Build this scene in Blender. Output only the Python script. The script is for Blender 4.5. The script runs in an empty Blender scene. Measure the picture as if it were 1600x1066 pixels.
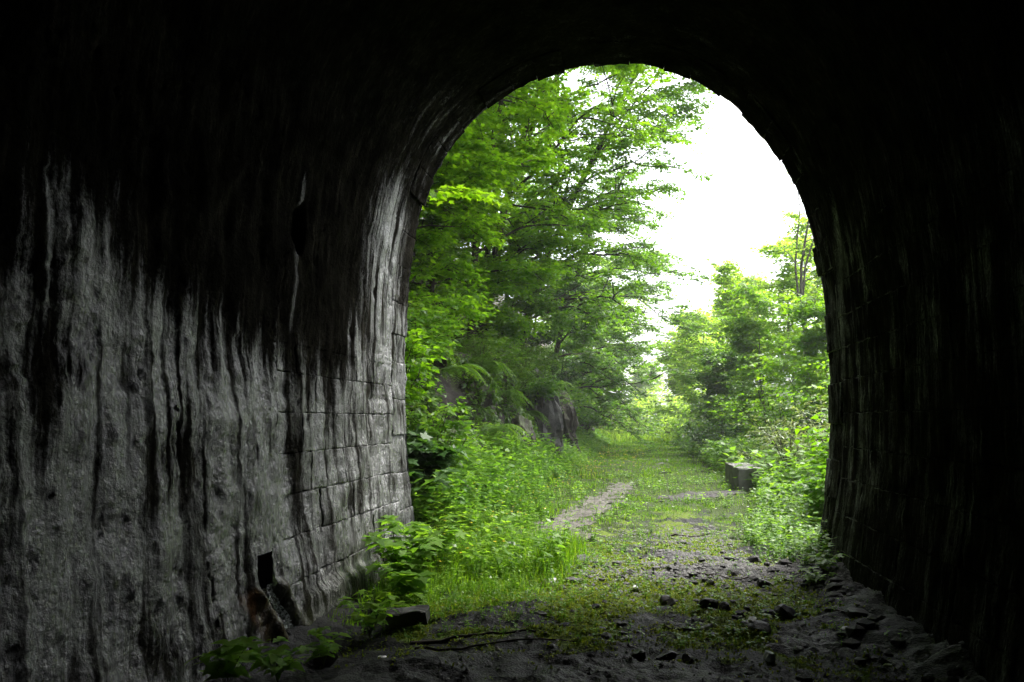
import bpy, math, random
import numpy as np
from mathutils import Vector, Matrix

# ------------------------------------------------------------------ camera, sky, sun, exposure
scene = bpy.context.scene
COL = scene.collection
cam_data = bpy.data.cameras.new('camera')
cam_data.sensor_width = 36.0
cam_data.lens = 30.0
cam_data.clip_start = 0.05
cam_data.clip_end = 3000
cam = bpy.data.objects.new('camera', cam_data)
COL.objects.link(cam)
cam.location = (0, 0, 1.6)
cam.rotation_euler = (math.radians(90 + 5.229), 0, math.radians(8.163))
scene.camera = cam

SUN_EL, SUN_AZ = math.radians(58), math.radians(38)     # azimuth: clockwise from +Y (ahead) towards +X
world = bpy.data.worlds.new('World')
scene.world = world
world.use_nodes = True
wn, wl = world.node_tree.nodes, world.node_tree.links
for n in list(wn):
    wn.remove(n)
sky = wn.new('ShaderNodeTexSky')
sky.sky_type = 'NISHITA'
sky.sun_disc = False
sky.sun_elevation = SUN_EL
sky.sun_rotation = SUN_AZ
sky.air_density = 1.0
sky.dust_density = 4.0
sky.ozone_density = 1.0
hs = wn.new('ShaderNodeHueSaturation')
hs.inputs['Saturation'].default_value = 0.28
bg = wn.new('ShaderNodeBackground')
bg.inputs['Strength'].default_value = 0.15
wo = wn.new('ShaderNodeOutputWorld')
wl.new(sky.outputs[0], hs.inputs['Color'])
wl.new(hs.outputs[0], bg.inputs['Color'])
wl.new(bg.outputs[0], wo.inputs['Surface'])

sun_data = bpy.data.lights.new('sun', 'SUN')
sun_data.energy = 1.5
sun_data.angle = math.radians(16)
sun_data.color = (1.0, 0.97, 0.9)
sun = bpy.data.objects.new('sun', sun_data)
COL.objects.link(sun)
sd = Vector((math.sin(SUN_AZ) * math.cos(SUN_EL), math.cos(SUN_AZ) * math.cos(SUN_EL), math.sin(SUN_EL)))
sun.rotation_euler = sd.to_track_quat('Z', 'Y').to_euler()

vs = scene.view_settings
vs.view_transform = 'Standard'
vs.look = 'None'
vs.gamma = 1.0
vs.use_curve_mapping = False
vs.exposure = 2.25
scene.render.engine = 'CYCLES'
cy = scene.cycles
cy.use_denoising = True
cy.max_bounces = 10
cy.diffuse_bounces = 5
cy.transmission_bounces = 8
cy.transparent_max_bounces = 8
cy.sample_clamp_indirect = 6

rng = np.random.default_rng(7)

# ------------------------------------------------------------------ helpers: noise
def _hash(ix, iy, iz, seed):
    h = (ix.astype(np.int64) * 374761393 + iy.astype(np.int64) * 668265263 + iz.astype(np.int64) * 2147483647 + seed * 1274126177) & 0xFFFFFFFF
    h = ((h ^ (h >> 13)) * 1274126177) & 0xFFFFFFFF
    h = (h ^ (h >> 16)) & 0xFFFFFFFF
    return h

_G = np.array([(1,1,0),(-1,1,0),(1,-1,0),(-1,-1,0),(1,0,1),(-1,0,1),(1,0,-1),(-1,0,-1),
               (0,1,1),(0,-1,1),(0,1,-1),(0,-1,-1),(1,1,0),(-1,1,0),(0,-1,1),(0,-1,-1)], float)

def noise(x, y, z=0.0, seed=0):
    x, y, z = np.broadcast_arrays(np.asarray(x, float), np.asarray(y, float), np.asarray(z, float))
    xi, yi, zi = np.floor(x), np.floor(y), np.floor(z)
    fx, fy, fz = x - xi, y - yi, z - zi
    u, v, w = (t * t * t * (t * (t * 6 - 15) + 10) for t in (fx, fy, fz))
    out = 0
    for dx in (0, 1):
        for dy in (0, 1):
            for dz in (0, 1):
                g = _G[_hash(xi + dx, yi + dy, zi + dz, seed) & 15]
                d = g[..., 0] * (fx - dx) + g[..., 1] * (fy - dy) + g[..., 2] * (fz - dz)
                out = out + d * (u if dx else 1 - u) * (v if dy else 1 - v) * (w if dz else 1 - w)
    return out                                    # about -0.8 .. 0.8

def fbm(x, y, z=0.0, seed=0, octv=4, gain=0.5):
    a, s, f = 1.0, 0, 1.0
    for i in range(octv):
        s = s + a * noise(np.asarray(x) * f, np.asarray(y) * f, np.asarray(z) * f, seed + i)
        a *= gain
        f *= 2.03
    return s

def cells(x, y, seed=0):
    """distance to nearest feature point, second nearest minus nearest, cell random"""
    x, y = np.broadcast_arrays(np.asarray(x, float), np.asarray(y, float))
    xi, yi = np.floor(x), np.floor(y)
    d1 = np.full(x.shape, 9.0); d2 = np.full(x.shape, 9.0); rid = np.zeros(x.shape)
    for dx in (-1, 0, 1):
        for dy in (-1, 0, 1):
            h = _hash(xi + dx, yi + dy, xi * 0, seed)
            px = xi + dx + (h & 1023) / 1023.0
            py = yi + dy + ((h >> 10) & 1023) / 1023.0
            d = np.hypot(px - x, py - y)
            r = ((h >> 20) & 1023) / 1023.0
            near = d < d1
            d2 = np.where(near, d1, np.minimum(d2, d))
            rid = np.where(near, r, rid)
            d1 = np.where(near, d, d1)
    return d1, d2 - d1, rid

def sstep(a, b, x):
    t = np.clip((np.asarray(x, float) - a) / (b - a), 0, 1)
    return t * t * (3 - 2 * t)

# ------------------------------------------------------------------ helpers: meshes and objects
def link(o, parent=None):
    COL.objects.link(o)
    if parent is not None:
        o.parent = parent
    return o

def new_mesh(name, V, polys, mats=(), attrs=None, smooth=False, midx=None):
    """polys: list of int arrays (m, k)"""
    V = np.asarray(V, np.float32)
    polys = [np.asarray(p, np.int32) for p in polys if len(p)]
    me = bpy.data.meshes.new(name)
    me.vertices.add(len(V))
    me.vertices.foreach_set('co', V.ravel())
    tot = np.concatenate([np.full(len(p), p.shape[1], np.int32) for p in polys])
    lv = np.concatenate([p.ravel() for p in polys])
    st = np.concatenate([[0], np.cumsum(tot)[:-1]]).astype(np.int32)
    me.loops.add(len(lv))
    me.loops.foreach_set('vertex_index', lv)
    me.polygons.add(len(tot))
    me.polygons.foreach_set('loop_start', st)
    me.polygons.foreach_set('loop_total', tot)
    if smooth:
        me.polygons.foreach_set('use_smooth', np.ones(len(tot), bool))
    for m in mats:
        me.materials.append(m)
    if midx is not None:
        me.polygons.foreach_set('material_index', np.asarray(midx, np.int32))
    me.update(calc_edges=True)
    for k, a in (attrs or {}).items():
        at = me.attributes.new(k, 'FLOAT', 'POINT')
        at.data.foreach_set('value', np.asarray(a, np.float32))
    return me

class MB:
    """collects geometry, then makes ONE mesh"""
    def __init__(s):
        s.V, s.P, s.T, s.n = [], {}, [], 0
    def add(s, V, F, tint=0.5):
        V = np.asarray(V, float).reshape(-1, 3)
        F = np.asarray(F, int)
        s.V.append(V)
        s.P.setdefault(F.shape[1], []).append(F + s.n)
        s.T.append(np.broadcast_to(np.asarray(tint, float), (len(V),)))
        s.n += len(V)
    def mesh(s, name, mats, smooth=False):
        return new_mesh(name, np.concatenate(s.V), [np.concatenate(p) for p in s.P.values()], mats,
                        {'tint': np.concatenate(s.T)}, smooth)
    def obj(s, name, mat, parent=None, smooth=False, loc=None):
        if not s.V:
            return None
        o = bpy.data.objects.new(name, s.mesh(name, [mat], smooth))
        if loc is not None:
            o.location = loc
        return link(o, parent)

def tag(o, label=None, cat=None, group=None, kind=None):
    if label: o['label'] = label
    if cat: o['category'] = cat
    if group: o['group'] = group
    if kind: o['kind'] = kind
    return o

def empty(name, loc, label, cat, group=None):
    o = bpy.data.objects.new(name, None)
    o.empty_display_size = 0.1
    o.location = loc
    COL.objects.link(o)
    return tag(o, label, cat, group)

def copy_tree(o, parent=None):
    c = o.copy()
    COL.objects.link(c)
    c.parent = parent
    for ch in o.children:
        copy_tree(ch, c)
    return c

def grid_faces(n, m):
    """quads of an n x m vertex grid (row-major)"""
    i = np.arange(n - 1)[:, None] * m + np.arange(m - 1)[None, :]
    i = i.ravel()
    return np.stack([i, i + 1, i + m + 1, i + m], 1)

def tube(mb, P, R, k=6, tint=0.5, cap=True):
    P = np.asarray(P, float)
    n = len(P)
    R = np.broadcast_to(np.asarray(R, float), (n,))
    T = np.gradient(P, axis=0)
    T /= np.linalg.norm(T, axis=1)[:, None] + 1e-9
    ref = np.where(np.abs(T[:, 2:3]) > 0.9, np.array([[1., 0, 0]]), np.array([[0, 0, 1.]]))
    A = np.cross(T, ref); A /= np.linalg.norm(A, axis=1)[:, None] + 1e-9
    B = np.cross(T, A)
    a = np.linspace(0, 2 * np.pi, k, endpoint=False)
    V = P[:, None] + R[:, None, None] * (np.cos(a)[None, :, None] * A[:, None] + np.sin(a)[None, :, None] * B[:, None])
    i = np.arange(n - 1)[:, None] * k
    j = np.arange(k)[None, :]
    F = np.stack([(i + j), (i + (j + 1) % k), (i + k + (j + 1) % k), (i + k + j)], -1).reshape(-1, 4)
    mb.add(V.reshape(-1, 3), F, tint)

# ------------------------------------------------------------------ helpers: leaves
def outline(half):
    h = np.array(half, float)
    mid = h[1:-1]
    return np.vstack([h, np.stack([-mid[::-1, 0], mid[::-1, 1]], 1)])

LEAF = {
    'kite':   outline([(0, 0), (.30, .42), (0, 1)]),
    'ovate':  outline([(0, 0), (.26, .22), (.30, .5), (0, 1)]),
    'lobed':  outline([(0, 0), (.50, .30), (.20, .48), (0, 1)]),
    'maple':  outline([(0, 0), (.40, .06), (.27, .30), (.56, .55), (.20, .58), (0, 1)]),
    'lance':  outline([(0, 0), (.12, .35), (0, 1)]),
    'nettle': outline([(0, 0), (.26, .12), (.30, .34), (.16, .66), (0, 1)]),
}

def add_leaves(mb, pos, axis, up, size, kind, tint, fold=0.16, sag=0.12):
    """pos, axis, up: (N,3); the leaf grows from pos along axis, its face towards up"""
    L = LEAF[kind]
    N = len(pos)
    if N == 0:
        return
    axis = axis / (np.linalg.norm(axis, axis=1)[:, None] + 1e-9)
    side = np.cross(axis, up); side /= np.linalg.norm(side, axis=1)[:, None] + 1e-9
    nrm = np.cross(side, axis)
    x, y = L[:, 0], L[:, 1]
    z = np.abs(x) * fold - sag * y * y
    size = np.broadcast_to(np.asarray(size, float), (N,))
    V = pos[:, None] + size[:, None, None] * (x[None, :, None] * side[:, None] + y[None, :, None] * axis[:, None] + z[None, :, None] * nrm[:, None])
    k = len(L)
    F = np.arange(N * k).reshape(N, k)
    mb.add(V.reshape(-1, 3), F, np.repeat(np.broadcast_to(tint, (N,)), k))

def unit(v):
    v = np.asarray(v, float)
    return v / (np.linalg.norm(v, axis=-1, keepdims=True) + 1e-9)

# ------------------------------------------------------------------ helpers: materials
def mat_new(name):
    m = bpy.data.materials.new(name)
    m.use_nodes = True
    nt = m.node_tree
    for n in list(nt.nodes):
        nt.nodes.remove(n)
    out = nt.nodes.new('ShaderNodeOutputMaterial')
    return m, nt, out

def N(nt, t, **kw):
    n = nt.nodes.new(t)
    for k, v in kw.items():
        if k.startswith('i_'):
            n.inputs[k[2:].replace('_', ' ')].default_value = v
        else:
            setattr(n, k, v)
    return n

def ramp(nt, stops, fac=None):
    r = nt.nodes.new('ShaderNodeValToRGB')
    e = r.color_ramp.elements
    while len(e) < len(stops):
        e.new(0.5)
    for i, (p, c) in enumerate(stops):
        e[i].position = p
        e[i].color = (*c, 1) if len(c) == 3 else c
    if fac is not None:
        nt.links.new(fac, r.inputs[0])
    return r

def mixc(nt, fac, a, b, blend='MIX'):
    m = nt.nodes.new('ShaderNodeMix')
    m.data_type = 'RGBA'
    m.blend_type = blend
    for s, v in ((m.inputs[0], fac), (m.inputs[6], a), (m.inputs[7], b)):
        if hasattr(v, 'is_output'):
            nt.links.new(v, s)
        else:
            s.default_value = v if isinstance(v, (int, float)) else (*v, 1)
    return m.outputs[2]

def math_(nt, op, a, b=0.0, clamp=False):
    m = nt.nodes.new('ShaderNodeMath')
    m.operation = op
    m.use_clamp = clamp
    for s, v in ((m.inputs[0], a), (m.inputs[1], b)):
        if hasattr(v, 'is_output'):
            nt.links.new(v, s)
        else:
            s.default_value = v
    return m.outputs[0]

def attr(nt, name):
    a = nt.nodes.new('ShaderNodeAttribute')
    a.attribute_name = name
    return a.outputs['Fac']

def tex_noise(nt, scale, detail=4, rough=0.55, vec=None, stretch=None, dist=0.0):
    if vec is None:
        vec = nt.nodes.new('ShaderNodeTexCoord').outputs['Object']
    if stretch is not None:
        mp = nt.nodes.new('ShaderNodeMapping')
        mp.inputs['Scale'].default_value = stretch
        nt.links.new(vec, mp.inputs['Vector'])
        vec = mp.outputs[0]
    n = nt.nodes.new('ShaderNodeTexNoise')
    n.inputs['Scale'].default_value = scale
    n.inputs['Detail'].default_value = detail
    n.inputs['Roughness'].default_value = rough
    n.inputs['Distortion'].default_value = dist
    nt.links.new(vec, n.inputs['Vector'])
    return n.outputs['Fac']

def tex_voro(nt, scale, feature='F1', vec=None):
    if vec is None:
        vec = nt.nodes.new('ShaderNodeTexCoord').outputs['Object']
    n = nt.nodes.new('ShaderNodeTexVoronoi')
    n.feature = feature
    n.inputs['Scale'].default_value = scale
    nt.links.new(vec, n.inputs['Vector'])
    return n.outputs['Distance']

def bump(nt, h, strength=0.6, dist=0.02, prev=None):
    b = nt.nodes.new('ShaderNodeBump')
    b.inputs['Strength'].default_value = strength
    b.inputs['Distance'].default_value = dist
    nt.links.new(h, b.inputs['Height'])
    if prev is not None:
        nt.links.new(prev, b.inputs['Normal'])
    return b.outputs[0]

def principled(nt, out, col, rough=0.7, nrm=None, spec=0.5):
    p = nt.nodes.new('ShaderNodeBsdfPrincipled')
    for s, v in ((p.inputs['Base Color'], col), (p.inputs['Roughness'], rough), (p.inputs['Specular IOR Level'], spec)):
        if hasattr(v, 'is_output'):
            nt.links.new(v, s)
        else:
            s.default_value = v if isinstance(v, (int, float)) else (*v, 1)
    if nrm is not None:
        nt.links.new(nrm, p.inputs['Normal'])
    nt.links.new(p.outputs[0], out.inputs['Surface'])
    return p

def leaf_mat(name, dark, mid, light, trans=0.45, rough=0.45, spec=0.3, tcol=1.85):
    m, nt, out = mat_new(name)
    t = attr(nt, 'tint')
    c = ramp(nt, [(0.0, dark), (0.55, mid), (1.0, light)], t).outputs[0]
    p = principled(nt, out, c, rough, None, spec)
    tr = nt.nodes.new('ShaderNodeBsdfTranslucent')
    tc = mixc(nt, 1.0, c, (tcol * 1.15, tcol * 1.1, tcol * 0.45), 'MULTIPLY')
    nt.links.new(tc, tr.inputs[0])
    mx = nt.nodes.new('ShaderNodeMixShader')
    mx.inputs[0].default_value = trans
    nt.links.new(p.outputs[0], mx.inputs[1])
    nt.links.new(tr.outputs[0], mx.inputs[2])
    nt.links.new(mx.outputs[0], out.inputs['Surface'])
    return m

def plain_mat(name, c0, c1, scale=12, rough=0.8, bscale=30, bdist=0.01, bstr=0.6, spec=0.3):
    m, nt, out = mat_new(name)
    n = tex_noise(nt, scale, 5, 0.6)
    c = ramp(nt, [(0.32, c0), (0.68, c1)], n).outputs[0]
    principled(nt, out, c, rough, bump(nt, tex_noise(nt, bscale, 5, 0.65), bstr, bdist), spec)
    return m

# lining of the tunnel: soot, lime crust, wet sheen, moss, rust -- where each stain sits comes from vertex attributes
def lining_material():
    m, nt, out = mat_new('tunnel_lining')
    lime, wet, moss, rust = (attr(nt, k) for k in ('lime', 'wet', 'moss', 'rust'))
    streak = tex_noise(nt, 1.0, 6, 0.68, stretch=(18, 18, 2.2), dist=0.6)
    fine = tex_noise(nt, 38, 5, 0.7)
    mid = tex_noise(nt, 7, 4, 0.6)
    soot = ramp(nt, [(0.3, (.0055, .0052, .0045)), (0.55, (.016, .015, .0125)), (0.8, (.050, .046, .037))], streak).outputs[0]
    drip = tex_noise(nt, 1.0, 5, 0.65, stretch=(34, 34, 2.6), dist=0.15)
    patch = tex_noise(nt, 1.7, 5, 0.7, dist=0.4)
    grain = tex_noise(nt, 90, 3, 0.7)
    tone = math_(nt, 'ADD', math_(nt, 'MULTIPLY', patch, 0.9), math_(nt, 'MULTIPLY', math_(nt, 'SUBTRACT', drip, 0.5), 0.9))
    crust = ramp(nt, [(0.24, (.030, .030, .028)), (0.43, (.095, .095, .092)), (0.58, (.20, .20, .205)), (0.78, (.55, .55, .57))], tone).outputs[0]
    crust = mixc(nt, 1.0, crust, ramp(nt, [(0.3, (.45, .45, .44)), (0.7, (1.5, 1.5, 1.5))], fine).outputs[0], 'MULTIPLY')
    v = math_(nt, 'ADD', lime, math_(nt, 'MULTIPLY', math_(nt, 'SUBTRACT', drip, 0.5), 1.1))
    v = math_(nt, 'ADD', v, math_(nt, 'MULTIPLY', math_(nt, 'SUBTRACT', fine, 0.5), 0.7))
    v = math_(nt, 'ADD', v, math_(nt, 'MULTIPLY', math_(nt, 'SUBTRACT', grain, 0.5), 0.5))
    on = ramp(nt, [(0.01, (0, 0, 0)), (0.34, (1, 1, 1))], lime).outputs[0]
    lf = math_(nt, 'MULTIPLY', ramp(nt, [(0.10, (0, 0, 0)), (0.66, (1, 1, 1))], v).outputs[0], on)
    blot = ramp(nt, [(0.35, (.35, .35, .35)), (0.7, (1.9, 1.9, 1.8))], tex_noise(nt, 2.6, 6, 0.7)).outputs[0]
    soot = mixc(nt, 1.0, soot, blot, 'MULTIPLY')
    c = mixc(nt, lf, soot, crust)
    c = mixc(nt, math_(nt, 'MULTIPLY', rust, 0.8), c, (.09, .045, .02))
    c = mixc(nt, math_(nt, 'MULTIPLY', moss, fine, True), c, (.035, .05, .012))
    r = math_(nt, 'SUBTRACT', 0.72, math_(nt, 'MULTIPLY', wet, 0.45))
    b = bump(nt, mid, 0.35, 0.03)
    b = bump(nt, math_(nt, 'MULTIPLY', tex_noise(nt, 30, 5, 0.66), math_(nt, 'ADD', 0.15, math_(nt, 'MULTIPLY', patch, 1.5))), 1.0, 0.028, b)
    b = bump(nt, tex_noise(nt, 1.0, 3, 0.5, stretch=(30, 30, 5)), 0.18, 0.010, b)
    sp = math_(nt, 'MULTIPLY', math_(nt, 'ADD', 0.2, wet), math_(nt, 'MULTIPLY', lf, 0.85), True)
    principled(nt, out, c, r, b, sp)
    return m

M_LINING = lining_material()

def ground_material():
    m, nt, out = mat_new('ground_mud')
    moss, grass, gravel, dry = (attr(nt, k) for k in ('moss', 'grass', 'gravel', 'dry'))
    n1 = tex_noise(nt, 5, 6, 0.62)
    n2 = tex_noise(nt, 34, 5, 0.7)
    n3 = tex_noise(nt, 1.3, 4, 0.6)
    mud = ramp(nt, [(0.3, (.004, .004, .004)), (0.55, (.007, .007, .0075)), (0.75, (.015, .0145, .0155))], n1).outputs[0]
    grv = ramp(nt, [(0.30, (.006, .0055, .0055)), (0.55, (.024, .0225, .022)), (0.80, (.085, .082, .08))], n2).outputs[0]
    mss = ramp(nt, [(0.3, (.022, .034, .005)), (0.5, (.085, .125, .012)), (0.8, (.19, .25, .025))], n2).outputs[0]
    grs = ramp(nt, [(0.3, (.014, .022, .006)), (0.7, (.055, .085, .014))], n2).outputs[0]
    soil = ramp(nt, [(0.3, (.12, .105, .09)), (0.7, (.27, .245, .215))], n1).outputs[0]
    jit = math_(nt, 'MULTIPLY', math_(nt, 'SUBTRACT', n2, 0.5), 1.1)
    def f(a):
        v = math_(nt, 'ADD', a, jit)
        return ramp(nt, [(0.35, (0, 0, 0)), (0.6, (1, 1, 1))], v).outputs[0]
    c = mixc(nt, f(gravel), mud, grv)
    c = mixc(nt, f(dry), c, soil)
    c = mixc(nt, f(moss), c, mss)
    c = mixc(nt, f(grass), c, grs)
    wetness = math_(nt, 'SUBTRACT', 1.0, math_(nt, 'MAXIMUM', math_(nt, 'MAXIMUM', moss, grass), dry), True)
    r = math_(nt, 'SUBTRACT', 0.9, math_(nt, 'MULTIPLY', wetness, math_(nt, 'ADD', math_(nt, 'MULTIPLY', n3, 0.5), 0.08)))
    b = bump(nt, n1, 0.6, 0.03)
    b = bump(nt, n2, 0.9, 0.02, b)
    b = bump(nt, tex_voro(nt, 60), 0.5, 0.012, b)
    principled(nt, out, c, r, b, 0.14)
    return m

M_GROUND = ground_material()
M_SOIL = plain_mat('path_soil', (.045, .042, .036), (.15, .138, .12), 9, 0.95, 40, 0.01)
M_DIRT = plain_mat('gritty_dirt', (.022, .020, .020), (.085, .078, .076), 22, 0.9, 50, 0.012)
M_STONE_DARK = plain_mat('dark_stone', (.010, .009, .009), (.045, .042, .04), 9, 0.6, 26, 0.012, 0.8, 0.4)
M_STONE_PALE = plain_mat('pale_stone', (.28, .27, .26), (.55, .54, .53), 14, 0.7, 30, 0.008)
M_STONE_GREY = plain_mat('grey_stone', (.03, .028, .027), (.13, .125, .12), 14, 0.7, 30, 0.008)
M_WOOD = plain_mat('old_wood', (.018, .014, .011), (.07, .055, .042), 16, 0.8, 40, 0.006)
M_PAPER = plain_mat('paper_scrap', (.62, .62, .64), (.8, .8, .82), 20, 0.7, 20, 0.004)
M_BARK = plain_mat('bark', (.022, .018, .014), (.075, .062, .048), 9, 0.9, 24, 0.02)
M_BARK_PALE = plain_mat('pale_bark', (.07, .062, .05), (.18, .165, .14), 9, 0.9, 24, 0.015)
M_LITTER = plain_mat('hill_soil', (.022, .018, .010), (.075, .07, .03), 3, 0.95, 14, 0.05)

def rock_material():
    m, nt, out = mat_new('rock')
    n1 = tex_noise(nt, 2.2, 6, 0.65)
    n2 = tex_noise(nt, 16, 5, 0.7)
    c = ramp(nt, [(0.3, (.008, .006, .004)), (0.5, (.030, .023, .017)), (0.72, (.085, .070, .060))], n1).outputs[0]
    c = mixc(nt, math_(nt, 'MULTIPLY', n2, 0.55), c, (.05, .042, .036))
    geo = nt.nodes.new('ShaderNodeNewGeometry')
    sep = nt.nodes.new('ShaderNodeSeparateXYZ')
    nt.links.new(geo.outputs['Normal'], sep.inputs[0])
    up = math_(nt, 'ADD', sep.outputs[2], math_(nt, 'MULTIPLY', math_(nt, 'SUBTRACT', n1, 0.5), 1.6))
    ms = ramp(nt, [(0.35, (0, 0, 0)), (0.75, (1, 1, 1))], up).outputs[0]
    c = mixc(nt, ms, c, (.045, .065, .013))
    principled(nt, out, c, 0.75, bump(nt, n2, 0.7, 0.03, bump(nt, n1, 0.6, 0.12)), 0.4)
    return m
M_ROCK = rock_material()
M_ROCK_GREY = plain_mat('grey_rock', (.014, .012, .010), (.15, .142, .135), 3.6, 0.7, 20, 0.03, 0.9, 0.5)

def concrete_material():
    m, nt, out = mat_new('weathered_concrete')
    n1 = tex_noise(nt, 4, 5, 0.6)
    n2 = tex_noise(nt, 40, 5, 0.7)
    c = ramp(nt, [(0.3, (.07, .069, .067)), (0.7, (.25, .245, .235))], n1).outputs[0]
    c = mixc(nt, math_(nt, 'MULTIPLY', n2, 0.5), c, (.10, .10, .085))
    principled(nt, out, c, 0.85, bump(nt, n2, 0.6, 0.01), 0.3)
    return m
M_CONC = concrete_material()

def water_material():
    m, nt, out = mat_new('water')
    n = tex_noise(nt, 46, 4, 0.65)
    c = ramp(nt, [(0.42, (.02, .022, .025)), (0.58, (.75, .77, .8))], n).outputs[0]      # dark film; the white flecks paint in sparkles of reflected light
    p = principled(nt, out, c, 0.12, bump(nt, n, 1.0, 0.04), 0.9)
    return m
M_WATER = water_material()

M_MAPLE = leaf_mat('maple_leaf', (.045, .115, .006), (.10, .22, .011), (.17, .31, .016), 0.58)
M_BRIGHT = leaf_mat('bright_maple_leaf', (.065, .16, .006), (.12, .25, .010), (.18, .31, .014), 0.56)
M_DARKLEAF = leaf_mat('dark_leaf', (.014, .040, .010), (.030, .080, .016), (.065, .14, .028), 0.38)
M_PALELEAF = leaf_mat('pale_leaf', (.085, .18, .022), (.18, .30, .05), (.28, .39, .10), 0.62)
M_GREYLEAF = leaf_mat('willow_leaf', (.06, .10, .04), (.12, .17, .075), (.21, .26, .13), 0.35)
M_HERB = leaf_mat('herb_leaf', (.032, .092, .010), (.078, .18, .018), (.15, .27, .03), 0.5, 0.42)
M_GRASS = leaf_mat('grass_blade', (.035, .10, .006), (.08, .18, .010), (.17, .25, .03), 0.45, 0.6, 0.12)
M_FERN = leaf_mat('fern_leaf', (.03, .08, .01), (.065, .14, .015), (.12, .21, .025), 0.45)
M_MOSS = leaf_mat('moss_tuft', (.06, .095, .008), (.15, .21, .018), (.26, .32, .04), 0.3, 0.8, 0.1)
M_YELLOW = plain_mat('buttercup_petal', (.62, .42, .01), (.8, .58, .02), 30, 0.5)
M_WHITEFL = plain_mat('white_petal', (.7, .7, .66), (.8, .8, .78), 30, 0.6)
M_STALK = plain_mat('stalk', (.05, .08, .02), (.09, .13, .03), 20, 0.7)

# ------------------------------------------------------------------ tunnel: profile and surface
PROF = np.array([(-2.62, -.30), (-2.68, .15), (-2.78, .93), (-2.84, 2.0), (-2.84, 3.0), (-2.76, 3.8), (-2.62, 4.45), (-2.33, 5.02), (-1.99, 5.42),
                 (-1.49, 5.78), (-1.0, 5.96), (-.4, 6.05), (.0, 6.05), (.36, 5.99), (.82, 5.78), (1.27, 5.42), (1.64, 4.97), (1.95, 4.42),
                 (2.12, 3.76), (2.21, 3.14), (2.26, 2.31), (2.25, 1.71), (2.18, .83), (2.02, -.05), (1.96, -.32)])
_d = np.concatenate([[0], np.cumsum(np.hypot(*np.diff(PROF, axis=0).T))])
_ss = np.linspace(0, _d[-1], 500)
_px, _pz = np.interp(_ss, _d, PROF[:, 0]), np.interp(_ss, _d, PROF[:, 1])
_k = np.ones(25) / 25
for _ in range(2):                                  # round the corners of the measured outline
    a = np.pad(_px, 12, mode='reflect', reflect_type='odd'); b = np.pad(_pz, 12, mode='reflect', reflect_type='odd')
    _px, _pz = np.convolve(a, _k, 'valid'), np.convolve(b, _k, 'valid')
_ss = np.concatenate([[0], np.cumsum(np.hypot(np.diff(_px), np.diff(_pz)))])
S_LEN = _ss[-1]
_tx, _tz = np.gradient(_px, _ss), np.gradient(_pz, _ss)
_tl = np.hypot(_tx, _tz); _tx /= _tl; _tz /= _tl
def prof(s):
    x, z = np.interp(s, _ss, _px), np.interp(s, _ss, _pz)
    tx, tz = np.interp(s, _ss, _tx), np.interp(s, _ss, _tz)
    return x, z, tz, -tx                            # point, inward normal
S_LEFT = 4.75                                       # arc length where the left wall meets the vault
S_RIGHT = S_LEN - 4.6
def s_of_z(z, side):
    m = (_ss < S_LEN * 0.45) if side < 0 else (_ss > S_LEN * 0.55)
    zz, sv = _pz[m], _ss[m]
    o = np.argsort(zz)
    return np.interp(z, zz[o], sv[o])

PORTAL_Y = 10.4
DRAIN = (5.98, 6.22, 0.36, 0.60)                    # y0 y1 z0 z1
_zy = np.array([-40, 2.0, 3.3, 4.0, 4.5, 5.0, 6.0, 7.2, 8.2, 8.9, 9.3, 10.4])
_zz = np.array([2.65, 2.65, 2.65, 2.5, 2.3, 2.15, 2.05, 1.95, 2.0, 2.4, 2.8, 3.0])

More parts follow.
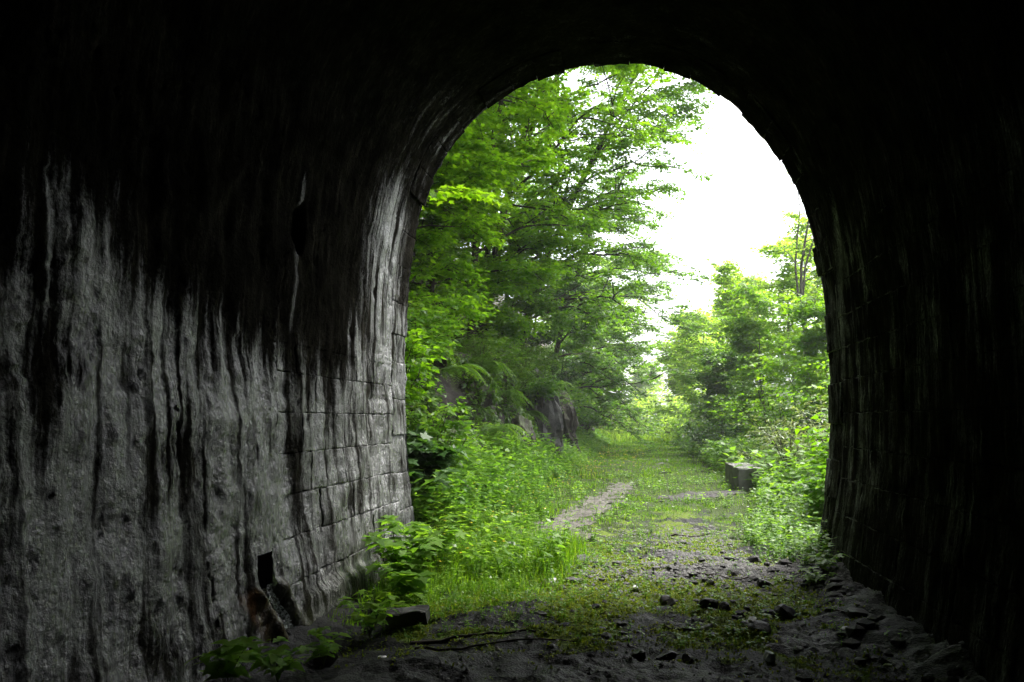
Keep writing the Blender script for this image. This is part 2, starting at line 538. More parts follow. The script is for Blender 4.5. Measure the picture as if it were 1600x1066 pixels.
def surface(s, y):
    """displacement and stains of the lining at arc length s and depth y"""
    x, z, nx, nz = prof(s)
    left = (s < S_LEN * 0.5)
    wl = sstep(5.0, 4.0, s)                        # 1 on the left wall
    wr = sstep(S_LEN - 4.8, S_LEN - 3.6, s)
    # vertical ribs of run-down crust
    wob = 0.07 * noise(y * 1.1, z * 0.8, seed=3) + 0.02 * noise(y * 5, z * 6, seed=4)
    yy = y + wob
    z0 = np.interp(y, _zy, _zz)
    jag = 0.45 * noise(y * 1.3, z * 0.3, seed=11) + 0.55 * noise(yy * 3.7, z * 0.45, seed=12) + 0.45 * noise(yy * 9, z * 0.9, seed=13) + 0.25 * noise(yy * 24, z * 2.2, seed=14)
    under = sstep(-0.40, 0.75, z0 + jag - z + .12) * wl
    rib = noise(yy * 2.7, z * 0.45, seed=21) * 0.028 + noise(yy * 6.1, z * 0.9, seed=22) * 0.022 + 0.03 * fbm(y * 1.6, z * 1.6, seed=23, octv=3)
    near = 0.35 + 0.65 * sstep(8.8, 6.2, y)
    d = wl * rib * (0.45 + 0.55 * near)
    d = d + wl * near * (0.4 + 0.6 * under) * (0.012 + 0.012 * fbm(y * 6, z * 3.5, seed=31, octv=2))
    d = d + wl * near * (0.4 + 0.6 * under) * 0.010 * fbm(y * 22, z * 16, seed=35, octv=2)
    d = d + 0.02 * fbm(y * 0.9, s * 0.9, seed=41, octv=3) + 0.006 * fbm(y * 9, s * 9, seed=44, octv=2)
    d = d + wr * 0.006 * noise(y * 3.1, z * 1.35, seed=47)
    # thin cracks where the crust has broken
    ck = np.abs(noise(y * 1.9 + 0.25 * noise(y * 5, z * 5, seed=52), z * 0.55, seed=51))
    d = d - wl * 0.024 * sstep(0.016, 0.0, ck) * sstep(-0.1, 0.25, noise(y * 0.8, z * 1.1, seed=53))
    fl = fbm(y * 2.4, z * 1.7, seed=55, octv=4)
    d = d - wl * 0.009 * sstep(0.14, 0.22, fl) - wl * 0.006 * sstep(0.30, 0.36, fl)
    # runnel below the drain opening, with a raised cheek on each side
    gy = 6.10 + (0.36 - z) * 0.85
    g = np.exp(-((y - gy) / 0.085) ** 2)
    ck2 = np.exp(-((y - gy - 0.19) / 0.07) ** 2) + np.exp(-((y - gy + 0.19) / 0.07) ** 2)
    low = sstep(0.42, 0.34, z) * wl
    d = d + low * (-0.075 * g + 0.05 * ck2)
    # a broken-out pocket high on the left wall
    pk = np.hypot((y - 6.85) / 0.16, (z - 3.22) / 0.24) + 0.25 * noise(y * 9, z * 9, seed=61)
    d = d - wl * 0.10 * sstep(1.0, 0.7, pk)
    # plinth at the foot of the left wall
    d = d + wl * 0.06 * sstep(0.22, 0.12, z + 0.05 * noise(y * 3, 0.0, seed=66)) * sstep(6.5, 6.9, y)
    # ---- stains
    st = 0.5 + 0.55 * noise(yy * 3.3, z * 0.30, seed=71) + 0.55 * noise(yy * 8.5, z * 0.5, seed=72) + 0.45 * noise(yy * 22, z * 0.9, seed=73)
    lime = under * np.clip(0.10 + 0.85 * st + 0.45 * fbm(y * 1.7, z * 1.9, seed=74, octv=4), 0.02 + 0.16 * sstep(1.6, .6, z), 1)
    lime = lime * (0.72 + 0.28 * sstep(0.05, 0.7, z + 0.25 * noise(y * 1.7, z, seed=75)))
    # the bright run of lime just inside the portal
    run = np.exp(-((y - 9.35) / 0.55) ** 2) * wl * sstep(1.6, 3.0, z) * sstep(5.2, 4.3, z + 0.5 * noise(yy * 6, 0, seed=77))
    lime = np.maximum(lime, run * np.clip(st * 1.9 - 0.15, 0, 1.5))
    drip = np.exp(-((y - 6.78 - 0.03 * noise(z * 3, 0.0, seed=78)) / 0.028) ** 2) * sstep(2.2, 2.5, z) * sstep(3.75, 3.5, z) * wl
    lime = np.maximum(lime, 0.75 * drip * sstep(0.75, 1.1, pk))
    arch = (1 - wl) * (1 - wr) * sstep(8.0, 9.8, y) * np.clip(noise(s * 2.2, y * 7, seed=81) * 1.2 - 0.2 + 0.8 * fbm(s * 3, y * 5, seed=82), 0, 1) * 0.4
    spring = np.exp(-((s - 5.3) / 0.7) ** 2) * sstep(8.2, 9.6, y) * np.clip(noise(s * 1.2, y * 9, seed=83) * 1.3, 0, 1) * 0.6
    lime = np.maximum(lime, np.maximum(arch, spring))
    rs = np.clip(0.30 + 0.6 * noise(y * 5.5, z * 0.6, seed=85) + 0.6 * noise(y * 17, z * 1.1, seed=86) + 0.5 * fbm(y * 2, z * 2.6, seed=89, octv=3), 0, 1)
    lime = np.maximum(lime, wr * rs * (0.33 + 0.27 * sstep(7.8, 9.9, y)))
    lit_flake = np.exp(-((y - 9.45 - (3.2 - z) * 0.45) / 0.16) ** 2) * sstep(2.2, 2.6, z) * sstep(4.2, 3.7, z) * wr  # bright lit streak on the right wall, its light painted in as lime
    lime = np.maximum(lime, 0.55 * lit_flake)
    edge = sstep(9.75, 10.3, y)
    lime = np.maximum(lime, edge * wr * 0.3 * sstep(0.1, 0.5, fbm(y * 4, z * 4, seed=87) + 0.4))
    wet = np.clip(sstep(0.1, 0.55, st + 0.25 * noise(y * 1.4, z * 0.5, seed=88)) * (0.04 + 0.96 * np.clip(under + run, 0, 1)), 0, 1)
    rust = low * sstep(0.3, 0.7, np.exp(-((y - gy + 0.30) / 0.14) ** 2) + 0.25 * noise(y * 8, z * 3, seed=91)) + 0.5 * low * ck2
    moss = low * ck2 * 0.8 + wl * sstep(0.25, 0.0, z) * 0.5 + wr * sstep(0.9, 0.0, z) * 0.4 * sstep(7, 9.5, y)
    return d, lime, wet, np.clip(moss, 0, 1), np.clip(rust, 0, 1)

def lining_points(S, Y, extra=0.0):
    d, lime, wet, moss, rust = surface(S, Y)
    x, z, nx, nz = prof(S)
    d = d + extra
    V = np.stack([x + nx * d, Y, z + nz * d], -1)
    return V, {'lime': lime, 'wet': wet, 'moss': moss, 'rust': rust}

# zones that are faced with separate stones: the base lining stands a little behind them there
def stone_back(S, Y):
    x, z, _, _ = prof(S)
    zone_l = (S < S_LEN * 0.4) & (Y > 6.49) & (z < 2.22)
    zone_r = (S > S_LEN * 0.6) & (Y > 5.26) & (z < 3.34)
    ring = Y > 9.76
    return np.where(zone_l | zone_r | ring, -0.034, 0.0)

tunnel = empty('railway_tunnel', (0, 0, 0), 'dark soot-blackened railway tunnel with lime-streaked walls, seen from inside', 'tunnel')
ys_back = np.concatenate([np.linspace(-40, -2, 20), np.linspace(-1, 2.4, 18)])
ys = np.concatenate([ys_back, np.arange(2.5, 10.401, 0.02)])

def lining_part(name, s_vals, y_vals, label):
    S, Y = np.meshgrid(s_vals, y_vals, indexing='ij')
    V, A = lining_points(S, Y, stone_back(S, Y))
    F = grid_faces(len(s_vals), len(y_vals))
    if name == 'left_wall':
        x, z, _, _ = prof(S)
        hole = ((Y > DRAIN[0]) & (Y < DRAIN[1]) & (z > DRAIN[2]) & (z < DRAIN[3])).ravel()
        F = F[~hole[F].any(1)]
    me = new_mesh(name, V.reshape(-1, 3), [F], [M_LINING], {k: v.ravel() for k, v in A.items()}, True)
    o = link(bpy.data.objects.new(name, me), tunnel)
    o['label'] = label
    return o
lining_part('left_wall', np.concatenate([np.arange(0, 3.6, 0.02), np.linspace(3.6, S_LEFT, 40)]), ys, 'rough wall under grey lime crust with dark vertical streaks')
lining_part('vault', np.linspace(S_LEFT, S_RIGHT, 110), np.concatenate([ys_back, np.arange(2.5, 10.401, 0.04)]), 'black sooty arched vault')
lining_part('right_wall', np.linspace(S_RIGHT, S_LEN, 120), np.concatenate([ys_back, np.arange(2.5, 10.401, 0.03)]), 'nearly black right-hand wall')

def stone_block(s0, s1, y0, y1, proud, joint=1.0, parent=tunnel, rough=0.012):
    """one stone of the lining: a face that follows the wall, worn arrises, sides running back into it"""
    g = 0.003
    ns, ny = max(4, int((s1 - s0) / 0.035)), max(4, int((y1 - y0) / 0.035))
    us = np.concatenate([[0, .0], np.linspace(0.03, 0.97, ns), [1., 1]])
    uy = np.concatenate([[0, .0], np.linspace(0.03, 0.97, ny), [1., 1]])
    US, UY = np.meshgrid(us, uy, indexing='ij')
    S = s0 + g + US * (s1 - s0 - 2 * g)
    Y = y0 + g + UY * (y1 - y0 - 2 * g)
    sd_ = int(abs(s0 * 977 + y0 * 131)) % 997
    # wavy arrises
    S = S + 0.012 * noise(Y * 9, S * 9, seed=sd_) * (np.abs(US - .5) > .4)
    Y = Y + 0.012 * noise(S * 9, Y * 9, seed=sd_ + 1) * (np.abs(UY - .5) > .4)
    E = np.full(US.shape, proud) + rough * fbm(S * 7, Y * 7, seed=sd_ + 2, octv=3)
    rim = (US == 0) | (US == 1) | (UY == 0) | (UY == 1)
    E = E - joint * rim * np.clip(0.001 + 0.013 * noise(S * 5, Y * 5, seed=sd_ + 3), 0, 1)
    outer = np.zeros(US.shape, bool)
    outer[0] = outer[-1] = True; outer[:, 0] = outer[:, -1] = True
    E = np.where(outer, E - 0.03 * joint, E)
    V, A = lining_points(S, Y, E)
    if s0 > S_LEN * .6:                              # pale mortar in the joints of the right wall
        A['lime'] = np.maximum(A['lime'], rim * np.clip(.25 + 1.0 * noise(S * 5, Y * 5, seed=sd_ + 4), 0, .75) * sstep(5.5, 9.0, Y))
    me = new_mesh('stone', V.reshape(-1, 3), [grid_faces(*US.shape)], [M_LINING], {k: v.ravel() for k, v in A.items()}, True)
    return link(bpy.data.objects.new('stone', me), parent)

R = random.Random(5)
# voussoirs and jamb stones of the portal ring
edges = [0.0]
while edges[-1] < S_LEN - 0.3:
    edges.append(edges[-1] + R.uniform(0.33, 0.46))
edges[-1] = S_LEN
for i in range(len(edges) - 1):
    y0 = 9.735
    stone_block(edges[i], edges[i + 1], y0, PORTAL_Y + R.uniform(-0.02, 0.035), R.uniform(-0.024, 0.02))
# courses on the right wall, long stones; smaller courses at the foot of the left wall
def courses(side, z0, z1, h, y_from, y_to, lmin, lmax, proud):
    z = z0
    row = 0
    while z < z1:
        hh = h * R.uniform(0.92, 1.08)
        sa, sb = s_of_z(z, side), s_of_z(min(z + hh, z1 + 0.1), side)
        s_a, s_b = min(sa, sb), max(sa, sb)
        # the ring stone that ends this row
        mid = (s_a + s_b) / 2
        y_end = 9.735
        yb = y_end
        while yb > y_from + 0.2:
            ln = R.uniform(lmin, lmax)
            ya = max(yb - ln, y_from)
            if ya - y_from < 0.25:
                ya = y_from
            jt = R.choice([.5, .8, 1.0]) if side > 0 else 1.0 if z < 0.75 else R.choice([.12, .25, .5])
            stone_block(s_a, s_b, ya, yb, R.uniform(proud - 0.006, proud + 0.006) * jt, jt)
            yb = ya
        z += hh
        row += 1
courses(-1, -0.05, 2.28, 0.345, 6.45, 9.73, 0.55, 0.95, -0.004)
courses(1, -0.12, 3.40, 0.36, 5.2, 9.73, 0.9, 1.35, 0.0)
# filler stones behind the short ring stones come from the lining itself (it stands 7 cm back)

# drain recess: a stone-lined box behind the opening
mb = MB()
ya, yb, za, zb = DRAIN[0] - .03, DRAIN[1] + .03, DRAIN[2] - .03, DRAIN[3] + .03
bx = [(-2.72, y, z) for y, z in ((ya, za), (yb, za), (yb, zb), (ya, zb))] + [(-3.5, y, z) for y, z in ((ya, za), (yb, za), (yb, zb), (ya, zb))]
mb.add(bx, [(0, 1, 5, 4), (1, 2, 6, 5), (2, 3, 7, 6), (3, 0, 4, 7), (4, 5, 6, 7)])
o = mb.obj('drain_recess', M_STONE_DARK, tunnel)
o['label'] = 'square black drain opening low in the wall'

# portal headwall outside, and an added unseen cap behind the camera to keep light out
sv = np.linspace(0, S_LEN, 80)
x, z, nx, nz = prof(sv)
mb = MB()
inner = np.stack([x - nx * 0.02, np.full(80, 10.42), z - nz * 0.02], 1)
ang = np.arctan2(z - 2.0, x + 0.3)
ox = np.clip(np.cos(ang) * 14, -7.5, 7.5); oz = np.clip(np.sin(ang) * 14 + 2, -0.4, 8.2)
outer = np.stack([ox, np.full(80, 10.42), oz], 1)
V = np.vstack([inner, outer, inner + [0, -.35, 0], outer + [0, -.6, 0]])
i = np.arange(79)
mb.add(V, np.vstack([np.stack([i, i + 1, 81 + i, 80 + i], 1), np.stack([80 + i, 81 + i, 241 + i, 240 + i], 1)]))
mb.obj('headwall', M_STONE_GREY, tunnel)
mb = MB()
mb.add([(-3.6, -40, -.6), (3.2, -40, -.6), (3.2, -40, 7), (-3.6, -40, 7)], [(0, 1, 2, 3)])
mb.obj('added_end_cap', M_STONE_DARK, tunnel)

# ------------------------------------------------------------------ ground
def ground_z(x, y):
    x, y = np.asarray(x, float), np.asarray(y, float)
    out = sstep(9.6, 11.5, y)
    z = 0.05 * fbm(x * 0.9, y * 0.9, seed=101, octv=3)
    near = sstep(40, 14, y)
    z = z + near * (0.030 * fbm(x * 4.5, y * 4.5, seed=105, octv=3) + (0.006 + 0.016 * sstep(-.1, .3, noise(x * 1.1, y * 1.1, seed=111))) * fbm(x * 15, y * 15, seed=109, octv=2))
    # inside: wet gutter by the left wall, heaped mud by the right one, smooth wheel tracks
    ins = 1 - out
    z = z + ins * (-0.10 * np.exp(-((x + 2.25) / 0.35) ** 2) + (0.09 + 0.10 * fbm(y * 1.6, x, seed=115, octv=3)) * sstep(1.45, 2.05, x + 0.2 * noise(y * 1.2, 0.0, seed=116)))
    for xt in (-0.05, 1.15):
        z = z - 0.03 * np.exp(-((x - xt - 0.03 * (y - 6)) / 0.28) ** 2) * sstep(30, 8, y)
    # gravel ridge across the mouth of the tunnel
    z = z + 0.05 * np.exp(-((y - 9.3 - 0.2 * x) / 0.7) ** 2) * sstep(-1.2, 0.0, x)
    # outside: banks
    z = z + out * (np.clip(-x - 1.6, 0, 2.2) * 0.36)
    z = z + out * np.clip(x - 3.0, 0, 6) * (0.16 + 0.05 * noise(x * .3, y * .3, seed=113)) + out * np.clip(x - 9, 0, 60) * 0.30
    # far away the line runs on level while both sides rise
    z = z + sstep(60, 400, y) * 0.8
    return z

def ground_masks(x, y):
    n1 = fbm(x * 0.8, y * 0.8, seed=121, octv=4)
    n2 = fbm(x * 3.0, y * 3.0, seed=131, octv=3)
    grass = sstep(9.9, 11.4, y + 1.2 * n1 + 0.55 * np.clip(-x - 0.9, 0, 3) * 2.6 - 0.4 * np.clip(x, 0, 2))
    grass = grass * (1 - 0.97 * np.exp(-((x - 0.62 - 0.03 * (y - 10)) / 0.62) ** 2) * sstep(19.5, 11.5, y + 2.2 * n2))
    grass = grass * (1 - 0.9 * sstep(0.05, 0.4, n2) * sstep(22, 12, y))
    moss = sstep(5.4, 6.9, y + 0.6 * n2) * sstep(-0.30, 0.15, n1 + 0.35 * n2 + 0.28 * np.exp(-((x + 0.55) / 0.55) ** 2) + 0.2 * np.exp(-((x - 0.62) / 0.28) ** 2) - 0.05) * (1 - grass)
    moss = moss * (1 - 0.9 * np.exp(-((x - 0.02) / 0.22) ** 2) * sstep(8.5, 6.5, y)) * sstep(1.9, 1.2, x) * (.12 + .88 * sstep(-2.0, -1.5, x + .4 * n2))
    gravel = np.exp(-((y - 9.3) / 1.0) ** 2) * sstep(-1.3, -0.4, x) * 0.9 + 0.10
    gravel = gravel + 0.7 * np.exp(-((x - 0.75) / 0.6) ** 2) * sstep(9, 10.5, y) * sstep(16, 12, y)
    dry = np.zeros_like(x)
    return grass, moss, np.clip(gravel, 0, 1), dry

def path_left(y):                                  # centre line of the bare strip on the left
    return np.interp(y, [10.5, 11.2, 12.5, 14, 16.2, 18.5, 22], [-0.95, -1.25, -1.15, -0.98, -0.72, -0.5, -0.25])
def ground_patch(name, xs, ys_, label=None):
    X, Y = np.meshgrid(xs, ys_, indexing='ij')
    Z = ground_z(X, Y)
    g, m_, gr, dr = ground_masks(X, Y)
    me = new_mesh(name, np.stack([X, Y, Z], -1).reshape(-1, 3), [grid_faces(len(xs), len(ys_))[:, ::-1]], [M_GROUND],
                  {'grass': g.ravel(), 'moss': m_.ravel(), 'gravel': gr.ravel(), 'dry': dr.ravel()}, True)
    return tag(link(bpy.data.objects.new(name, me)), kind='structure')
gx = np.concatenate([np.array([-600, -200, -80, -40, -25, -16, -12, -9, -7, -6, -5.2, -4.6, -4.1]), np.arange(-3.7, -2.9, 0.2), np.arange(-2.9, 3.4, 0.03),
                     np.arange(3.4, 9, 0.4), np.array([9, 10, 12, 15, 20, 28, 40, 60, 100, 250, 600])])
gy = np.concatenate([np.array([-60, -30, -10, -3, 0, 2]), np.arange(3, 4.6, 0.2), np.arange(4.6, 13.5, 0.03), np.geomspace(13.55, 60, 90), np.geomspace(64, 900, 24)])
ground_patch('ground', gx, gy)

def strip(name, mat, x0, x1, y0, y1, fmask, step=0.022):
    """a sheet of bare soil lying on the ground, its ragged outline where fmask > 0.5"""
    X, Y = np.meshgrid(np.arange(x0, x1, step), np.arange(y0, y1, step), indexing='ij')
    Z = ground_z(X, Y) + 0.006 + 0.006 * noise(X * 6, Y * 6, seed=3)
    F = grid_faces(*X.shape)[:, ::-1]
    keep = (fmask(X, Y) > 0.5).ravel()[F].all(1)
    F = F[keep]
    used = np.unique(F)
    idx = np.full(X.size, -1); idx[used] = np.arange(len(used))
    me = new_mesh(name, np.stack([X, Y, Z], -1).reshape(-1, 3)[used], [idx[F]], [mat], None, True)
    return tag(link(bpy.data.objects.new(name, me)), kind='structure')
strip('path', M_SOIL, -2.6, 0.6, 10.3, 22, lambda x, y: sstep(0.50, 0.3, np.abs(x - path_left(y)) + 0.30 * fbm(x * 2.4, y * 1.6, seed=141, octv=6, gain=.6)
      - 0.26 * sstep(12.9, 11.2, y) + 0.1 * sstep(15, 20, y)) * sstep(10.5, 11.0, y + 0.4 * noise(x * 3, y * 3, seed=7)))
strip('path', M_DIRT, 0.0, 3.0, 15.6, 22, lambda x, y: sstep(1.0, 0.8, np.hypot((x - 1.35) / 1.15, (y - 18.6 - 0.9 * (x - 1.35)) / 1.15) + 0.45 * fbm(x * 1.8, y * 1.2, seed=145, octv=6, gain=.6)))

# left: rock face of the cutting, then the wooded hillside above it
def face_x(y, v):
    base = -3.35 - 0.25 * np.sin(y * 0.21) + 0.010 * np.clip(y - 12, 0, 60)
    return base - v * (1.0 + 0.35 * noise(y * 0.4, 0.0, seed=151))
fy = np.concatenate([np.arange(10.45, 36, 0.11), np.arange(36, 120, 0.6)])
fv = np.linspace(0, 1, 34)
Yg, Vg = np.meshgrid(fy, fv, indexing='ij')
H_FACE = 3.1
Zg = 0.1 + Vg * H_FACE
d1, d2, rid = cells(Yg * 0.9 + 0.3 * noise(Yg, Zg, seed=5), Zg * 0.75 + Yg * 0.25, seed=9)
e1, e2, rid2 = cells(Yg * 2.6, Zg * 1.9 + Yg * 0.6, seed=10)
D = (rid - 0.5) * 0.75 + (rid2 - 0.5) * 0.28 + 0.16 * fbm(Yg * 1.5, Zg * 1.5, seed=155)
fade = sstep(10.4, 11.6, Yg)
hollow = np.exp(-((Yg - 18.4) / 1.9) ** 4 - ((Zg - 2.0 - .15 * (Yg - 18.4)) / .85) ** 4)
Xg = face_x(Yg, Vg) + D * fade * sstep(1.02, 0.85, Vg) - 1.15 * hollow
me = new_mesh('rock_face', np.stack([Xg, Yg, Zg + 0.12 * noise(Yg * 2, Vg * 4, seed=8)], -1).reshape(-1, 3), [grid_faces(len(fy), len(fv))], [M_ROCK])
rock_face = tag(link(bpy.data.objects.new('rock_face', me)), kind='structure')

def hill_z(x, y):
    t = np.clip(-x - 4.3, 0, None)
    return 3.1 + t * 1.0 + 0.35 * fbm(x * 0.35, y * 0.35, seed=161) * sstep(0, 1.5, t) + 0.12 * noise(x * 1.7, y * 1.7, seed=163)
hx = np.concatenate([[-160, -90, -50, -35], np.arange(-28, -4.0, 0.45), [-4.15]])
hy = np.concatenate([np.arange(10.4, 60, 0.6), np.geomspace(62, 500, 14)])
X, Y = np.meshgrid(hx, hy, indexing='ij')
me = new_mesh('hillside', np.stack([X, Y, hill_z(X, Y)], -1).reshape(-1, 3), [grid_faces(len(hx), len(hy))[:, ::-1]], [M_LITTER], None, True)
tag(link(bpy.data.objects.new('hillside', me)), kind='structure')
# the hill the tunnel runs under
hx2 = np.linspace(-60, 60, 30); hy2 = np.concatenate([np.linspace(-60, 8, 14), [9.8]])
X, Y = np.meshgrid(hx2, hy2, indexing='ij')
Z = 8.1 + (9.8 - Y) * 0.35 + np.clip(-X - 6, 0, None) * 0.5 + 0.4 * fbm(X * .2, Y * .2, seed=171)
me = new_mesh('hill', np.stack([X, Y, Z], -1).reshape(-1, 3), [grid_faces(len(hx2), len(hy2))[:, ::-1]], [M_LITTER], None, True)
tag(link(bpy.data.objects.new('hill', me)), kind='structure')

exec_parts = []
# ------------------------------------------------------------------ trees
def leaf_spray(mb, P, D, spread, size, kind, rg, tint, per=9, droop=0.15, tilt=0.35):
    """leaves along short twigs that start at P (n,3) and run along D (n,3)"""
    n = len(P)
    u = np.linspace(0.15, 1.0, per)
    pos = P[:, None] + D[:, None] * u[None, :, None]
    pos = pos - np.array([0, 0, 1.0]) * (droop * np.linalg.norm(D, axis=1)[:, None, None] * (u ** 2)[None, :, None])
    hor = unit(D * np.array([1, 1, 0.35]))
    side = unit(np.cross(hor, np.array([0, 0, 1.0])))
    sg = np.where(np.arange(per) % 2 == 0, 1.0, -1.0)[None, :, None]
    ax = hor[:, None] * (0.55 + 0.6 * (u[None, :, None] > 0.93)) + side[:, None] * sg * (0.9 * (u[None, :, None] < 0.93)) \
        + rg.normal(0, 0.28, (n, per, 3)) - np.array([0, 0, 0.22])
    pos = pos + side[:, None] * sg * spread * rg.uniform(0.0, 1.0, (n, per, 1)) + rg.normal(0, spread * 0.3, (n, per, 3)) * [1, 1, 0.5]
    up = np.array([0, 0, 1.0]) + rg.normal(0, tilt, (n, per, 3))
    sz = size * rg.uniform(0.65, 1.2, (n, per))
    tt = np.clip(tint + rg.normal(0, 0.14, (n, per)), 0, 1)
    add_leaves(mb, pos.reshape(-1, 3), ax.reshape(-1, 3), up.reshape(-1, 3), sz.ravel(), kind, tt.ravel())

def bend(P0, d, ln, n, rg, up, sag, wig=0.10):
    """a limb: starts at P0 along d, rises by up, sags by sag, wanders a little"""
    u = np.linspace(0, 1, n)[:, None]
    w = np.stack([noise(u[:, 0] * 2.7 + rg.uniform(0, 90), rg.uniform(0, 90), seed=k) for k in range(3)], 1)
    return P0 + d * ln * u + np.array([0, 0, 1.0]) * ln * (up * u - sag * u * u) + w * ln * wig * 2 * u

def at(P, u):
    t = np.linspace(0, 1, len(P))
    return np.stack([np.interp(u, t, P[:, k]) for k in range(3)], -1)

def make_tree(name, label, cat, base, H, r0, lean, Lmax, nb, seed, leaf, size, lmat, bmat=None, crown0=0.2, bias=(0, 0), bias_k=0.0,
              elev=0.5, nsub=8, ntw=10, per=13, group=None, tint=0.55, shape=None, fork=0, sag=0.45):
    bmat = bmat or M_BARK
    rg = np.random.default_rng(seed)
    root = empty(name, base, label, cat, group)
    wood, lim, crown = MB(), MB(), MB()
    t = np.linspace(0, 1, 12)
    wob = np.stack([noise(t * 2.3, seed * 1.7, seed=1), noise(t * 2.3, seed * 2.9, seed=2), 0 * t], 1) * H * 0.07 * t[:, None]
    def stem_pts(ln, off=0.0):
        return np.stack([ln[0] * (0.35 * t + 0.65 * t * t), ln[1] * (0.35 * t + 0.65 * t * t), H * t - 0.25 * (t == 0)], 1) + wob * (1 + off)
    stems = [stem_pts(lean)]
    rad = r0 * (1 - 0.88 * t) * (1 + 0.35 * np.exp(-t * 22))
    tube(wood, stems[0], rad, 9)
    for f_ in range(fork):
        l2 = (lean[0] + rg.uniform(-.16, .16) * H, lean[1] + rg.uniform(-.16, .16) * H)
        k = 4
        t0 = np.clip((t - t[k]) / (1 - t[k]), 0, 1)[:, None]
        sp = stems[0] * (1 - t0) + stem_pts(l2, 0.6) * t0
        stems.append(sp)
        tube(wood, sp[k:], rad[k:] * 0.75, 7)
    shape = shape or (lambda c: 0.45 + 0.55 * np.sin(np.pi * min(1, 0.15 + 0.80 * c)))
    TP, TD = [], []
    for i in range(nb):
        c = (i + rg.uniform(0, 1)) / nb
        tt = crown0 + (1 - crown0) * c
        st = stems[i % len(stems)]
        p0 = at(st, tt)
        az = rg.uniform(0, 6.283)
        dv = np.array([np.cos(az), np.sin(az)]) + bias_k * np.array(bias)
        ln = Lmax * shape(c) * rg.uniform(0.55, 1.15) * (0.55 + 0.45 * min(1.6, np.linalg.norm(dv)))
        dv = dv / (np.linalg.norm(dv) + 1e-6)
        el = elev * rg.uniform(0.4, 1.3) + 0.35 * c
        limb = bend(p0, np.array([dv[0] * np.cos(el), dv[1] * np.cos(el), 0]), ln, 9, rg, np.sin(el), sag * rg.uniform(.2, 1.2))
        r1 = min(0.45 * np.interp(tt, t, rad), 0.012 + 0.011 * ln)
        tube(lim, limb, r1 * (1 - 0.85 * np.linspace(0, 1, 9)) + 0.003, 5)
        subs = [limb[4:]]
        for j in range(nsub):
            u = rg.uniform(0.2, 0.92)
            q0 = at(limb, u)
            a = rg.uniform(0.5, 1.2) * (1 if j % 2 else -1)
            d2 = np.array([dv[0] * np.cos(a) - dv[1] * np.sin(a), dv[0] * np.sin(a) + dv[1] * np.cos(a), 0.0])
            sl = ln * rg.uniform(0.28, 0.5) * (1.1 - 0.5 * u)
            sb = bend(q0, d2, sl, 6, rg, rg.uniform(-.1, 0.9), sag * rg.uniform(.4, 1.2))
            tube(lim, sb, [max(.004, r1 * .45 * (1 - .8 * w)) for w in np.linspace(0, 1, 6)], 4)
            subs.append(sb)
        for sb in subs:
            uu = np.concatenate([rg.uniform(0.12, 1, ntw - 1), [1.0]])
            tp = at(sb, uu)
            g = unit((sb[-1] - sb[0]) * [1, 1, .4])
            s2 = unit(np.cross(g, [0, 0, 1.0]))
            a2 = rg.uniform(0.4, 1.25, ntw) * np.where(np.arange(ntw) % 2 == 0, 1, -1)
            a2[-1] = 0
            td = g * np.cos(a2)[:, None] + s2 * np.sin(a2)[:, None] + np.array([0, 0, 1.0]) * rg.uniform(-.35, .5, ntw)[:, None]
            TP.append(tp); TD.append(unit(td) * (rg.uniform(.28, .62, ntw) * (size / .13) ** .6)[:, None])
    TP, TD = np.concatenate(TP), np.concatenate(TD)
    # tint varies from pad to pad, not leaf by leaf only
    tv = tint + 0.22 * noise(TP[:, 0] * .7, TP[:, 1] * .7, TP[:, 2] * .9, seed=seed)
    leaf_spray(crown, TP, TD, 0.055 + size * 0.35, size, leaf, rg, tv[:, None], per)
    n = len(TP)
    e = TP + TD - np.array([0, 0, .05])
    w = np.cross(TD, [0, 0, 1.0]); w = unit(w) * .004
    lim.add(np.stack([TP - w, TP + w, e], 1).reshape(-1, 3), np.arange(3 * n).reshape(n, 3), .5)
    wood.obj('trunk', bmat, root, True)
    lim.obj('branches', bmat, root, True)['kind'] = 'stuff'
    crown.obj('crown', lmat, root)['kind'] = 'stuff'
    return root

def hz(x, y):
    return float(hill_z(np.array([x]), np.array([y]))[0]) if x < -4.2 else float(ground_z(np.array([x]), np.array([y]))[0])

# ---- the wood on the left: maples and ashes leaning out from the hillside towards the light
def T(x, y):
    return (x, y, hz(x, y) - 0.1)
GL = 'trees on the left slope'
make_tree('maple_tree', 'slim young maple leaning out from the slope just outside the tunnel mouth', 'tree', T(-5.2, 15.2), 8.4, 0.07, (1.9, 0.6), 2.6, 13, 11,
          'maple', 0.125, M_MAPLE, crown0=0.16, bias=(1, -.1), bias_k=0.5, group=GL, tint=0.62)
make_tree('maple_tree', 'tall maple whose bright leaf layers fill the top of the arch', 'tree', T(-5.4, 18.5), 11, 0.13, (5.0, 0.2), 4.8, 28, 12,
          'maple', 0.13, M_BRIGHT, crown0=0.24, bias=(1, -.2), bias_k=0.6, group=GL, tint=0.45)
make_tree('maple_tree', 'maple with dark trunk standing behind the slim young maple', 'tree', T(-6.8, 20.5), 11, 0.17, (1.6, 0.4), 3.8, 26, 13,
          'lobed', 0.14, M_MAPLE, crown0=0.14, bias=(1, 0), bias_k=0.5, group=GL, tint=0.5)
make_tree('maple_tree', 'big maple with three dark stems halfway along the slope', 'tree', T(-5.1, 28), 12.5, 0.19, (3.3, -0.5), 5.2, 28, 14,
          'lobed', 0.14, M_MAPLE, crown0=0.12, bias=(1, -.2), bias_k=0.6, group=GL, tint=0.62, fork=2)
